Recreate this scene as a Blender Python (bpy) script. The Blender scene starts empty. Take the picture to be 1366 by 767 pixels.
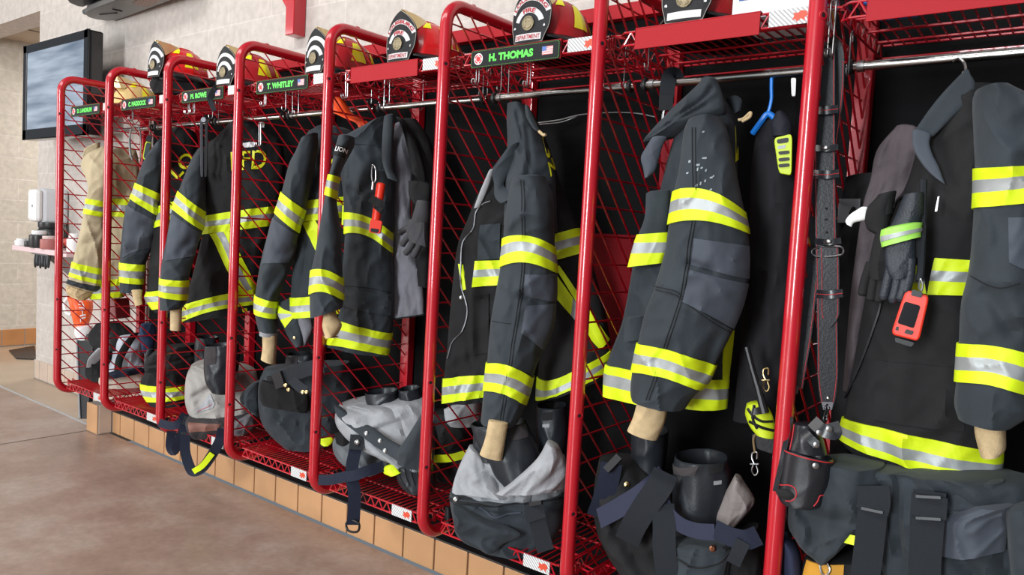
import bpy, bmesh, math, random
from mathutils import Vector, Matrix, noise
PI = math.pi
SC = bpy.context.scene
COL = SC.collection
# ------------------------------------------------------------------ camera
FPX = 1009.32
CAM = Vector((4.85441, -1.90018, 1.34))
YAW, PIT, ROLL = 0.65626, -0.06821, 0.05494
RC = (Matrix.Rotation(YAW, 3, 'Z') @ Matrix.Rotation(PI/2 + PIT, 3, 'X') @ Matrix.Rotation(ROLL, 3, 'Z'))
RCT = RC.transposed()
cd = bpy.data.cameras.new('camera')
cd.sensor_width = 36.0
cd.lens = FPX*36.0/1366.0
cd.clip_start = 0.02
cam = bpy.data.objects.new('camera', cd)
cam.matrix_world = Matrix.Translation(CAM) @ RC.to_4x4()
COL.objects.link(cam)
SC.camera = cam

def P(px, py, Y=None, X=None, Z=None):
    """photo measurement -> world point on the plane at the given depth"""
    d = RC @ Vector(((px - 683.0)/FPX, -(py - 383.5)/FPX, -1.0))
    if Y is not None: t = (Y - CAM.y)/d.y
    elif X is not None: t = (X - CAM.x)/d.x
    else: t = (Z - CAM.z)/d.z
    return CAM + d*t
def proj(w):
    q = RCT @ (w - CAM)
    return (683.0 + FPX*q.x/-q.z, 383.5 - FPX*q.y/-q.z)

# ------------------------------------------------------------------ materials
MATS = {}
def mat(name, col, rough=.6, metal=0., spec=.5, bump=0., bscale=200., var=0., vscale=6., emit=None, trans=0., coat=0., weave=False, sheen=0.):
    if name in MATS: return MATS[name]
    m = bpy.data.materials.new(name); m.use_nodes = True
    nt = m.node_tree; N = nt.nodes; L = nt.links
    b = N['Principled BSDF']
    b.inputs['Base Color'].default_value = (*col, 1)
    b.inputs['Roughness'].default_value = rough
    b.inputs['Metallic'].default_value = metal
    b.inputs['Specular IOR Level'].default_value = spec
    if coat: b.inputs['Coat Weight'].default_value = coat; b.inputs['Coat Roughness'].default_value = .07
    if sheen: b.inputs['Sheen Weight'].default_value = sheen; b.inputs['Sheen Roughness'].default_value = .5
    if trans: b.inputs['Transmission Weight'].default_value = trans
    tc = N.new('ShaderNodeTexCoord')
    if var:
        n = N.new('ShaderNodeTexNoise'); n.inputs['Scale'].default_value = vscale; n.inputs['Detail'].default_value = 5
        L.new(tc.outputs['Object'], n.inputs['Vector'])
        r = N.new('ShaderNodeMapRange'); r.inputs['From Min'].default_value = .3; r.inputs['From Max'].default_value = .7
        r.inputs['To Min'].default_value = 1 - var; r.inputs['To Max'].default_value = 1 + var
        L.new(n.outputs['Fac'], r.inputs['Value'])
        mx = N.new('ShaderNodeVectorMath'); mx.operation = 'SCALE'; mx.inputs[0].default_value = col
        L.new(r.outputs['Result'], mx.inputs['Scale']); L.new(mx.outputs['Vector'], b.inputs['Base Color'])
    if bump:
        if weave:
            n1 = N.new('ShaderNodeTexNoise'); n1.inputs['Scale'].default_value = 16; n1.inputs['Detail'].default_value = 6
            n2 = N.new('ShaderNodeTexNoise'); n2.inputs['Scale'].default_value = bscale; n2.inputs['Detail'].default_value = 2
            ad = N.new('ShaderNodeMath'); ad.operation = 'MULTIPLY_ADD'; ad.inputs[1].default_value = .18
            L.new(tc.outputs['Object'], n1.inputs['Vector']); L.new(tc.outputs['Object'], n2.inputs['Vector'])
            L.new(n2.outputs['Fac'], ad.inputs[0]); L.new(n1.outputs['Fac'], ad.inputs[2])
            src = ad.outputs[0]
        else:
            n1 = N.new('ShaderNodeTexNoise'); n1.inputs['Scale'].default_value = bscale; n1.inputs['Detail'].default_value = 4
            L.new(tc.outputs['Object'], n1.inputs['Vector']); src = n1.outputs['Fac']
        bp = N.new('ShaderNodeBump'); bp.inputs['Strength'].default_value = bump; bp.inputs['Distance'].default_value = .01
        L.new(src, bp.inputs['Height']); L.new(bp.outputs['Normal'], b.inputs['Normal'])
    if emit:
        b.inputs['Emission Color'].default_value = (*emit[:3], 1); b.inputs['Emission Strength'].default_value = emit[3]
    MATS[name] = m
    return m
def lin(r, g, b):
    f = lambda c: (c/255/12.92 if c/255 <= .04045 else ((c/255 + .055)/1.055)**2.4)
    return (f(r), f(g), f(b))

RED = mat('red powder coat', lin(182, 12, 32), .36, 0, .4, coat=.9, var=.06, vscale=9)
REDM = mat('red painted plate', lin(160, 20, 30), .6, 0, .25, bump=.12, bscale=260)
CHROME = mat('chrome', (.46, .455, .44), .24, 1, bump=.05, bscale=14)
STEEL = mat('bright wire', (.4, .4, .4), .32, 1)
BRASS = mat('brass', (.62, .47, .22), .28, 1, bump=.2, bscale=40)
RUB = mat('black rubber', (.012, .012, .013), .5)
BLACKP = mat('black plastic', (.012, .012, .014), .38, 0, .35)
COATM = mat('charcoal turnout cloth', (.0235, .0315, .0395), .74, 0, .35, bump=.5, bscale=900, var=.2, vscale=7, weave=True, sheen=.08)
COATG = mat('slate reinforcement cloth', (.052, .062, .081), .66, 0, .35, bump=.3, bscale=700, var=.12, vscale=9, weave=True, sheen=.08)
COATB = mat('black turnout cloth', (.0145, .0145, .0155), .82, 0, .25, bump=.5, bscale=900, var=.2, vscale=8, weave=True)
COATT = mat('tan turnout cloth', lin(186, 172, 142), .85, 0, .2, bump=.5, bscale=900, var=.12, vscale=8, weave=True)
YEL = mat('lime yellow trim', lin(216, 238, 26), .55, 0, .4, bump=.12, bscale=700, var=.05, vscale=15)
SIL = mat('silver reflective tape', lin(160, 164, 164), .42, .25, .6, bump=.12, bscale=800, var=.08, vscale=20)
KNIT = mat('tan knit', lin(205, 180, 140), .9, 0, .1, bump=.5, bscale=500, var=.12, vscale=40)
LINER = mat('grey moisture liner', lin(150, 152, 156), .62, 0, .4, bump=.6, bscale=120, var=.1, vscale=14, weave=True)
LINERD = mat('dark grey quilted liner', lin(118, 118, 126), .8, 0, .2, bump=.7, bscale=90, var=.12, vscale=14, weave=True)
NAVY = mat('navy webbing', lin(24, 30, 48), .75, 0, .3, bump=.3, bscale=800)
WEB = mat('black webbing', lin(30, 34, 40), .7, 0, .3, bump=.35, bscale=700)
SEAM = mat('dark seam thread', (.008, .008, .009), .9)
LETY = mat('yellow letter film', lin(222, 224, 30), .5)
LETG = mat('green letter film', lin(90, 225, 80), .5)
WHITE = mat('white plastic', lin(232, 232, 232), .45)
LEATH = mat('black leather', (.011, .012, .016), .32, 0, .42, bump=.05, bscale=160, coat=.12)
BOOT = mat('black boot leather', (.015, .018, .023), .42, 0, .38, bump=.06, bscale=140, coat=.04)
BOOTG = mat('grey boot suede', lin(64, 60, 62), .85, 0, .2, bump=.3, bscale=300)
RTHR = mat('red stitching', lin(190, 40, 50), .7)
ORANGE = mat('orange plastic', lin(240, 92, 30), .4)
ROR = mat('red orange plastic', lin(228, 52, 30), .4)
LIMEP = mat('lime plastic', lin(200, 222, 40), .4)

# ------------------------------------------------------------------ mesh collector
class MB:
    def __init__(s): s.v = []; s.f = []; s.m = []
    def _add(s, vs, fs, mi=0):
        o = len(s.v); s.v += [Vector(q) for q in vs]
        for f in fs: s.f.append([o + i for i in f]); s.m.append(mi)
    def box(s, lo, hi, mi=0):
        x0, y0, z0 = lo; x1, y1, z1 = hi
        s._add([(x0,y0,z0),(x1,y0,z0),(x1,y1,z0),(x0,y1,z0),(x0,y0,z1),(x1,y0,z1),(x1,y1,z1),(x0,y1,z1)],
               [(3,2,1,0),(4,5,6,7),(0,1,5,4),(1,2,6,5),(2,3,7,6),(3,0,4,7)], mi); return s
    def obox(s, c, ax, ay, az, mi=0):
        c, ax, ay, az = Vector(c), Vector(ax), Vector(ay), Vector(az)
        q = [c + ax*i + ay*j + az*k for k in (-1, 1) for i, j in ((-1,-1),(1,-1),(1,1),(-1,1))]
        s._add(q, [(3,2,1,0),(4,5,6,7),(0,1,5,4),(1,2,6,5),(2,3,7,6),(3,0,4,7)], mi); return s
    def grid(s, rows, closed=False, mi=0, cap0=False, cap1=False, mis=None):
        n = len(rows[0]); o = len(s.v)
        for r in rows: s.v += [Vector(q) for q in r]
        for i in range(len(rows) - 1):
            for j in range(n if closed else n - 1):
                k = (j + 1) % n
                s.f.append([o+i*n+j, o+i*n+k, o+(i+1)*n+k, o+(i+1)*n+j]); s.m.append(mis[i] if mis else mi)
        for cap, r in ((cap0, 0), (cap1, len(rows) - 1)):
            if cap:
                c = sum((Vector(q) for q in rows[r]), Vector())/n
                ci = len(s.v); s.v.append(c)
                for j in range(n): s.f.append([o+r*n+j, o+r*n+(j+1) % n, ci]); s.m.append(mi)
        return s
    def tube(s, path, r, n=10, mi=0, closed=False, flat=None):
        """round (or flat = (w, t)) bar along a path; r may be a list"""
        path = [Vector(q) for q in path]; N = len(path)
        if N < 2: return s
        T = []
        for i in range(N):
            a = path[(i-1) % N] if (closed or i > 0) else path[i]
            b = path[(i+1) % N] if (closed or i < N-1) else path[i]
            t = (b - a); T.append(t.normalized() if t.length > 1e-9 else Vector((0,0,1)))
        u = T[0].orthogonal().normalized()
        if abs(T[0].z) < .9: u = Vector((0,0,1)) - T[0]*T[0].z; u.normalize()
        rings = []
        for i in range(N):
            u = u - T[i]*u.dot(T[i])
            u = u.normalized() if u.length > 1e-6 else T[i].orthogonal().normalized()
            w = T[i].cross(u)
            rr = r[i] if isinstance(r, (list, tuple)) else r
            rings.append([path[i] + (u*math.cos(2*PI*k/n) + w*math.sin(2*PI*k/n))*rr for k in range(n)])
        if closed: rings.append(rings[0])
        return s.grid(rings, True, mi, not closed, not closed)
    def strap(s, path, w, t, side, mi=0):
        """flat band along a path; side(i) gives the width direction"""
        path = [Vector(q) for q in path]; N = len(path); rings = []
        for i in range(N):
            a = path[max(i-1, 0)]; b = path[min(i+1, N-1)]; T = (b - a).normalized()
            sd = Vector(side(i) if callable(side) else side)
            sd = (sd - T*sd.dot(T)).normalized(); nn = T.cross(sd)
            ww = w[i] if isinstance(w, (list, tuple)) else w
            rings.append([path[i] + sd*ww/2 + nn*t/2, path[i] - sd*ww/2 + nn*t/2, path[i] - sd*ww/2 - nn*t/2, path[i] + sd*ww/2 - nn*t/2])
        return s.grid(rings, True, mi, True, True)
    def lathe(s, prof, c, axis=(0,0,1), n=24, mi=0, cap0=True, cap1=True):
        a = Vector(axis).normalized(); u = a.orthogonal().normalized(); w = a.cross(u); c = Vector(c)
        return s.grid([[c + a*h + (u*math.cos(2*PI*k/n) + w*math.sin(2*PI*k/n))*r for k in range(n)] for r, h in prof], True, mi, cap0, cap1)
    def prism(s, poly, d, mi=0):
        """planar outline extruded by the vector d"""
        poly = [Vector(q) for q in poly]; d = Vector(d); n = len(poly); o = len(s.v)
        s.v += poly + [q + d for q in poly]
        s.f.append([o+i for i in range(n)]); s.m.append(mi)
        s.f.append([o+n+i for i in reversed(range(n))]); s.m.append(mi)
        for i in range(n): s.f.append([o+i, o+n+i, o+n+(i+1) % n, o+(i+1) % n]); s.m.append(mi)
        return s
    def ball(s, c, r, n=12, mi=0):
        c = Vector(c); rx, ry, rz = r if isinstance(r, (tuple, list)) else (r, r, r)
        rows = [[c + Vector((rx*math.sin(a)*math.cos(2*PI*k/n), ry*math.sin(a)*math.sin(2*PI*k/n), rz*math.cos(a))) for k in range(n)]
                for a in [PI*(.02 + .96*i/(n-1)) for i in range(n)]]
        return s.grid(rows, True, mi, True, True)
    def build(s, name, mats, parent=None, smooth=True, bevel=0., auto=35., mods=None):
        mats = mats if isinstance(mats, (list, tuple)) else [mats]
        if parent is not None: org = WORLD[parent.name]
        else:
            xs = [q.x for q in s.v]; ys = [q.y for q in s.v]; zs = [q.z for q in s.v]
            org = Vector(((min(xs)+max(xs))/2, (min(ys)+max(ys))/2, min(zs)))
        me = bpy.data.meshes.new(name)
        me.from_pydata([tuple(q - org) for q in s.v], [], s.f)
        for m in mats: me.materials.append(m)
        me.polygons.foreach_set('material_index', s.m)
        bm = bmesh.new(); bm.from_mesh(me)
        bmesh.ops.remove_doubles(bm, verts=bm.verts, dist=1e-5)
        bmesh.ops.recalc_face_normals(bm, faces=bm.faces)
        if smooth:
            ca = math.cos(math.radians(auto))
            for f in bm.faces: f.smooth = True
            for e in bm.edges:
                if len(e.link_faces) == 2 and e.link_faces[0].normal.dot(e.link_faces[1].normal) < ca: e.smooth = False
        bm.to_mesh(me); bm.free(); me.update()
        o = bpy.data.objects.new(name, me); COL.objects.link(o)
        if parent is not None: o.parent = parent; WORLD[o.name] = org
        else: o.location = org; WORLD[o.name] = org
        if bevel:
            md = o.modifiers.new('Bevel', 'BEVEL'); md.width = bevel; md.segments = 2; md.limit_method = 'ANGLE'
        return o
WORLD = {}
def thing(name, label, cat, loc, group=None):
    o = bpy.data.objects.new(name, None); COL.objects.link(o)
    o.empty_display_size = .05
    o.location = loc; o['label'] = label; o['category'] = cat
    if group: o['group'] = group
    WORLD[o.name] = Vector(loc)
    return o
def tag(o, label, cat, group=None):
    o['label'] = label; o['category'] = cat
    if group: o['group'] = group
    return o
def struct(o): o['kind'] = 'structure'; return o
KIDS = {}
def kids(o): return [c for c in bpy.data.objects if c.parent == o]
def dup(o, loc, label=None, rz=None, group=None, rot=None, parent=None):
    c = o.copy(); COL.objects.link(c)
    c.location = loc
    if rz is not None: c.rotation_euler = (0, 0, rz)
    if rot is not None: c.rotation_euler = rot
    if label: c['label'] = label
    if group: c['group'] = group
    for ch in kids(o):
        d = ch.copy(); COL.objects.link(d); d.parent = c
        for g in kids(ch):
            e = g.copy(); COL.objects.link(e); e.parent = d
    return c

def cr(pts, n=8, closed=False):
    """Catmull-Rom through points"""
    pts = [Vector(q) for q in pts]; N = len(pts); out = []
    rng = range(N if closed else N-1)
    for i in rng:
        p1, p2 = pts[i], pts[(i+1) % N]
        p0 = pts[(i-1) % N] if (closed or i > 0) else p1*2 - p2
        p3 = pts[(i+2) % N] if (closed or i+2 < N) else p2*2 - p1
        for k in range(n):
            t = k/n
            out.append(.5*((2*p1) + (p2-p0)*t + (2*p0-5*p1+4*p2-p3)*t*t + (3*p1-p0-3*p2+p3)*t**3))
    if not closed: out.append(pts[-1])
    return out

# ------------------------------------------------------------------ lettering
_TX = {}
def text_mesh(txt, bold=.02, shear=0.):
    """flat outline of a word as (verts, faces), height about 1, origin at the left of the baseline"""
    k = (txt, bold)
    if k in _TX: return _TX[k]
    cu = bpy.data.curves.new('word', 'FONT'); cu.body = txt; cu.size = 1.4; cu.offset = bold; cu.resolution_u = 3
    ob = bpy.data.objects.new('word', cu); COL.objects.link(ob)
    dg = bpy.context.evaluated_depsgraph_get(); dg.update()
    me = bpy.data.meshes.new_from_object(ob.evaluated_get(dg))
    bm = bmesh.new(); bm.from_mesh(me); bmesh.ops.triangulate(bm, faces=bm.faces)
    bmesh.ops.subdivide_edges(bm, edges=[e for e in bm.edges if e.calc_length() > .5], cuts=1)
    bm.verts.index_update()
    vs = [(v.co.x, v.co.y) for v in bm.verts]; fs = [[v.index for v in f.verts] for f in bm.faces]
    bm.free(); bpy.data.meshes.remove(me); bpy.data.objects.remove(ob); bpy.data.curves.remove(cu)
    x0 = min(q[0] for q in vs); x1 = max(q[0] for q in vs)
    y0 = min(q[1] for q in vs); y1 = max(q[1] for q in vs)
    vs = [((x-x0), (y-y0)) for x, y in vs]
    _TX[k] = (vs, fs, x1-x0, y1-y0)
    return _TX[k]
def word(mb, txt, f, mi=0, bold=.02):
    """place a word through f(s, t) with s, t in 0..1 over its box"""
    vs, fs, w, h = text_mesh(txt, bold)
    mb._add([f(x/w, y/h) for x, y in vs], fs, mi)
# ------------------------------------------------------------------ setting
def nodes(m): return m.node_tree.nodes, m.node_tree.links
def block_wall_mat(name, c1, c2, cm, bw, bh, ms, horiz='x', rough=.75, bumpk=.35):
    m = mat(name, c1, rough)
    N, L = nodes(m); b = N['Principled BSDF']
    tc = N.new('ShaderNodeTexCoord'); sp = N.new('ShaderNodeSeparateXYZ'); cb = N.new('ShaderNodeCombineXYZ')
    L.new(tc.outputs['Object'], sp.inputs[0]); L.new(sp.outputs['X' if horiz == 'x' else 'Y'], cb.inputs[0]); L.new(sp.outputs['Z'], cb.inputs[1])
    br = N.new('ShaderNodeTexBrick'); br.inputs['Scale'].default_value = 1
    br.inputs['Brick Width'].default_value = bw; br.inputs['Row Height'].default_value = bh; br.inputs['Mortar Size'].default_value = ms
    br.inputs['Mortar Smooth'].default_value = .3
    br.inputs['Color1'].default_value = (*c1, 1); br.inputs['Color2'].default_value = (*c2, 1); br.inputs['Mortar'].default_value = (*cm, 1)
    L.new(cb.outputs[0], br.inputs['Vector'])
    n = N.new('ShaderNodeTexNoise'); n.inputs['Scale'].default_value = 55; n.inputs['Detail'].default_value = 8
    L.new(tc.outputs['Object'], n.inputs['Vector'])
    n2 = N.new('ShaderNodeTexNoise'); n2.inputs['Scale'].default_value = 22; n2.inputs['Detail'].default_value = 6
    L.new(tc.outputs['Object'], n2.inputs['Vector'])
    mr = N.new('ShaderNodeMapRange'); mr.inputs['From Min'].default_value = .35; mr.inputs['From Max'].default_value = .65; mr.inputs['To Min'].default_value = .9; mr.inputs['To Max'].default_value = 1.06
    L.new(n2.outputs['Fac'], mr.inputs['Value'])
    sc = N.new('ShaderNodeVectorMath'); sc.operation = 'SCALE'
    L.new(br.outputs['Color'], sc.inputs[0]); L.new(mr.outputs['Result'], sc.inputs['Scale']); L.new(sc.outputs['Vector'], b.inputs['Base Color'])
    ma = N.new('ShaderNodeMath'); ma.operation = 'MULTIPLY_ADD'; ma.inputs[1].default_value = -1.0
    L.new(br.outputs['Fac'], ma.inputs[0]); L.new(n.outputs['Fac'], ma.inputs[2])
    bp = N.new('ShaderNodeBump'); bp.inputs['Strength'].default_value = bumpk; bp.inputs['Distance'].default_value = .006
    L.new(ma.outputs[0], bp.inputs['Height']); L.new(bp.outputs['Normal'], b.inputs['Normal'])
    return m
CMU = block_wall_mat('painted block wall', lin(192, 184, 177), lin(187, 179, 172), lin(198, 190, 184), .406, .203, .006)
CMUY = block_wall_mat('painted block wall hall', lin(206, 195, 180), lin(200, 190, 174), lin(212, 202, 190), .406, .203, .006, 'y')
TILE = mat('tan glazed tile', lin(190, 145, 104), .42, 0, .4, bump=.1, bscale=60, var=.1, vscale=5)
TILEG = mat('orange tan tile', lin(190, 132, 84), .45, 0, .4, var=.1, vscale=5)
TILEP = mat('pale pink tile', lin(196, 176, 160), .35, 0, .4, var=.08, vscale=6)
GROUT = mat('tile grout', lin(150, 145, 138), .85)
BOARD = mat('black backing board', (.006, .006, .0065), .9, 0, .1, bump=.4, bscale=60)

# bay floor: sealed concrete, mottled brown grey
FLOOR = mat('sealed concrete', lin(150, 128, 115), .4, 0, .5)
N, L = nodes(FLOOR); b = N['Principled BSDF']
tc = N.new('ShaderNodeTexCoord')
n1 = N.new('ShaderNodeTexNoise'); n1.inputs['Scale'].default_value = 1.7; n1.inputs['Detail'].default_value = 9; n1.inputs['Roughness'].default_value = .62
n2 = N.new('ShaderNodeTexNoise'); n2.inputs['Scale'].default_value = 38; n2.inputs['Detail'].default_value = 6
L.new(tc.outputs['Object'], n1.inputs['Vector']); L.new(tc.outputs['Object'], n2.inputs['Vector'])
rp = N.new('ShaderNodeValToRGB'); e = rp.color_ramp.elements
e[0].position = .32; e[0].color = (*lin(138, 114, 102), 1); e[1].position = .68; e[1].color = (*lin(184, 168, 158), 1)
q = rp.color_ramp.elements.new(.5); q.color = (*lin(160, 136, 123), 1)
L.new(n1.outputs['Fac'], rp.inputs['Fac'])
mr = N.new('ShaderNodeMapRange'); mr.inputs['From Min'].default_value = .3; mr.inputs['From Max'].default_value = .7; mr.inputs['To Min'].default_value = .9; mr.inputs['To Max'].default_value = 1.08
L.new(n2.outputs['Fac'], mr.inputs['Value'])
sc = N.new('ShaderNodeVectorMath'); sc.operation = 'SCALE'; L.new(rp.outputs['Color'], sc.inputs[0]); L.new(mr.outputs['Result'], sc.inputs['Scale'])
L.new(sc.outputs['Vector'], b.inputs['Base Color'])
r2 = N.new('ShaderNodeMapRange'); r2.inputs['To Min'].default_value = .22; r2.inputs['To Max'].default_value = .5; L.new(n1.outputs['Fac'], r2.inputs['Value']); L.new(r2.outputs['Result'], b.inputs['Roughness'])
bp = N.new('ShaderNodeBump'); bp.inputs['Strength'].default_value = .08; bp.inputs['Distance'].default_value = .004; L.new(n2.outputs['Fac'], bp.inputs['Height']); L.new(bp.outputs['Normal'], b.inputs['Normal'])
HALLF = mat('polished tan floor', lin(170, 150, 128), .16, 0, .5, var=.06, vscale=4)
JOINT = mat('floor joint filler', lin(96, 88, 82), .8)
JOINTL = mat('pale threshold strip', lin(176, 180, 182), .45)
CEILM = mat('ceiling panel', lin(186, 170, 152), .9)
CEILG = mat('ceiling grid', lin(110, 98, 88), .8)

struct(MB().box((-9, -14, -.12), (12, .235, 0)).build('floor', FLOOR, smooth=False))
struct(MB().box((-9, .235, -.12), (-0.0, 5.5, 0.0)).build('floor_hall', HALLF, smooth=False))
jo = MB().box((-9, .222, 0), (.02, .236, .0025)).build('trim_1', JOINTL, smooth=False); struct(jo)
# saw-cut joint in the slab
a = P(0, 493*1.0, Z=0); 
j0 = P(0, 593, Z=0); j1 = P(116, 574.5, Z=0); jd = (j1 - j0).normalized()
jn = Vector((-jd.y, jd.x, 0))
jm = MB(); c0 = j0 - jd*6; jm._add([c0 - jn*.004 + Vector((0,0,.0012)), j1 - jn*.004 + Vector((0,0,.0012)), j1 + jn*.004 + Vector((0,0,.0012)), c0 + jn*.004 + Vector((0,0,.0012))], [(0,1,2,3)])
struct(jm.build('trim_2', JOINT, smooth=False))

WY = .53; WX0 = -1.757; HX = -3.45; HB = 2.87
struct(MB().box((WX0, WY, 0), (12, WY + .2, 4.2)).build('wall_back', CMU, smooth=False))
struct(MB().box((-9, WY, HB), (WX0, WY + .2, 4.2)).build('wall_header', CMU, smooth=False))
struct(MB().box((HX - .2, WY, 0), (HX, 5.5, 3.3)).build('wall_hall', CMUY, smooth=False))
struct(MB().box((-9, WY, 0), (HX - .2, WY + .2, HB)).build('wall_left', CMU, smooth=False))
struct(MB().box((HX, 5.3, 0), (0, 5.5, 3.3)).build('wall_hall_end', CMU, smooth=False))
cl = MB().box((HX, WY + .2, 2.93), (0, 5.5, 3.0), 0)
for k in range(1, 6): cl.box((HX, WY + .2 + k*.61, 2.926), (0, WY + .225 + k*.61, 2.932), 1)
for k in range(1, 6): cl.box((HX + k*.61, WY + .2, 2.926), (HX + k*.61 + .025, 5.3, 2.932), 1)
struct(cl.build('ceiling_hall', [CEILM, CEILG], smooth=False))
# hall tile base (orange) and the pale base under the block wall
def tile_run(name, m, axis, a0, a1, step, at, th, z1, out, off=0., gt=.008):
    mb = MB()
    if axis == 'x': mb.box((a0, at, 0), (a1, at + out*(th - .003), z1 - .002), 1)
    else: mb.box((at, a0, 0), (at + out*(th - .003), a1, z1 - .002), 1)
    g = MB(); t = a0 + off
    k = a0
    edges = [a0] + [a0 + off + i*step for i in range(0, 200) if a0 + .02 < a0 + off + i*step < a1 - .02] + [a1]
    for s0, s1 in zip(edges[:-1], edges[1:]):
        if axis == 'x': mb.box((s0 + gt/2, min(at, at + out*th), .008), (s1 - gt/2, max(at, at + out*th), z1), 0)
        else: mb.box((min(at, at + out*th), s0 + gt/2, .008), (max(at, at + out*th), s1 - gt/2, z1), 0)
    return struct(mb.build(name, [m, GROUT], smooth=False, bevel=.003))
tile_run('baseboard_hall', TILEG, 'y', WY, 5.3, .2, HX, .012, .165, 1, .12)
tile_run('baseboard_back', TILEP, 'x', WX0 - .0, .02, .155, WY, .012, .152, -1, .1)
tile_run('baseboard_end', TILEP, 'y', WY - .012, WY + .2, .155, WX0, .012, .152, -1, .1)
# curb the lockers stand over: tiled face, black mat on top
cu = MB().box((.16, .262, 0), (12, WY - .001, .126), 1).box((.16, .252, .126), (12, WY - .001, .138), 2)
x = .10 + .06
edges = [.165] + [1.487 + k*.1745 for k in range(-7, 58)]
for s0, s1 in zip(edges[:-1], edges[1:]): cu.box((s0 + .004, .25, .004), (s1 - .004, .2625, .132), 0)
struct(cu.build('trim_curb', [TILE, GROUT, RUB], smooth=False, bevel=.003))
pl = MB().box((.024, .166, 0), (.160, WY - .001, .178), 1).box((.021, .162, .004), (.160, .170, .180), 0).box((.153, .172, .004), (.162, .248, .180), 2)
struct(pl.build('trim_pilaster', [TILE, GROUT, TILEP], smooth=False, bevel=.003))
# black board behind the lockers with its steel rail
bb = MB().box((.06, WY - .012, .138), (12, WY - .001, 2.155))
tag(bb.build('backing_board', BOARD, smooth=False), 'long black backing board on the block wall behind the red lockers', 'board')
rl = MB().box((.9, WY - .028, 2.13), (12, WY - .0125, 2.19)).box((.9, WY - .05, 2.13), (12, WY - .028, 2.136))
tag(rl.build('wall_rail', REDM, smooth=False, bevel=.002), 'long red steel angle rail along the top of the black backing board', 'rail')
# ------------------------------------------------------------------ lockers
BW = .61; TR = .0215; ZB = .245 + TR; ZT = 2.135 - TR; YB = .475
def ang_arc(c, r, a0, a1, n=8): return [(0, c[0] + r*math.cos(a0 + (a1-a0)*k/n), c[1] + r*math.sin(a0 + (a1-a0)*k/n)) for k in range(n+1)]
HOLES = (1.9035, .819, .520)
def divider_parts(root, X0):
    R = .078
    path = [(0, YB, ZB)] + ang_arc((R, ZB + R), R, -PI/2, -PI) + ang_arc((R, ZT - R), R, PI, PI/2) + [(0, YB, ZT)]
    path = [Vector(q) + Vector((X0, 0, 0)) for q in path]
    # ease in extra points on the straight post so the tube keeps its roundness
    t = MB().tube(path, TR, 16)
    # screw caps on the bend and connector lugs with dark holes
    t.ball((X0, .13, ZT + TR*.9), (.012, .012, .006), 8)
    fr = t.build('tube_frame', RED, root)
    for z in HOLES:
        h = MB().lathe([(.011, -.002), (.011, .0016), (.0065, .0022), (.006, -.0005)], (X0 + TR*.82, -TR*.5, z), (.82, -.5, 0), 12)
        h.build('connector_cup', RED, fr)
        MB().lathe([(.0055, -.001), (.0055, .0012)], (X0 + TR*.83, -TR*.51, z), (.82, -.5, 0), 10).build('screw', BLACKP, fr)
    # infill of welded wires: level wires and slanting wires
    w = MB(); y0, y1, z0, z1 = TR*.6, YB, ZB, ZT
    z = z0 + .045
    wr = .0033
    while z < z1 - .03:
        w.tube([(X0, y0, z), (X0, y1, z)], wr, 6); z += .0868
    zz = z0 - .5
    while zz < z1 + .9:
        # slants fall toward the wall at 45 degrees
        a, b_ = (y0, zz), (y1, zz - (y1 - y0)*1.0)
        t0, t1 = 0., 1.
        dz = b_[1] - a[1]
        if a[1] > z1 - .0: t0 = (z1 - a[1])/dz
        if b_[1] < z0: t1 = (z0 - a[1])/dz
        if a[1] < z0 or b_[1] > z1: zz += .0868; continue
        if t1 > t0 + .03:
            pa = (X0 + .006, a[0] + (b_[0]-a[0])*t0, a[1] + dz*t0); pb = (X0 + .006, a[0] + (b_[0]-a[0])*t1, a[1] + dz*t1)
            w.tube([pa, pb], wr, 6)
        zz += .0868
    w.build('wire_mesh', RED, root)
    p = MB().box((X0 - .024, YB - .003, .245), (X0 + .024, YB + .036, 2.135))
    p.build('rear_post', RED, root, smooth=False, bevel=.004)
DLAB = ['red tube locker divider at the far left end, beside the wall television',
        'red tube locker divider with the second black name sign just right of its post',
        'red tube locker divider with the third black name sign just right of its post',
        'red tube locker divider with the fourth black name sign just right of its post',
        'red tube locker divider whose post a dark coat sleeve hangs in front of',
        'red tube locker divider with the nearest black name sign just right of its post',
        'red tube locker divider between the two nearest white-knit-cuffed coats',
        'red tube locker divider nearest the camera, beside the black leather radio strap']
DLAB[6] = 'red tube locker divider just right of the nearest black name sign'
d0 = thing('locker_divider', DLAB[0], 'locker divider', (0, 0, .245), 'red wire locker dividers')
divider_parts(d0, 0.)
for i in range(1, 8): dup(d0, (i*BW, 0, .245), DLAB[i])

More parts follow.
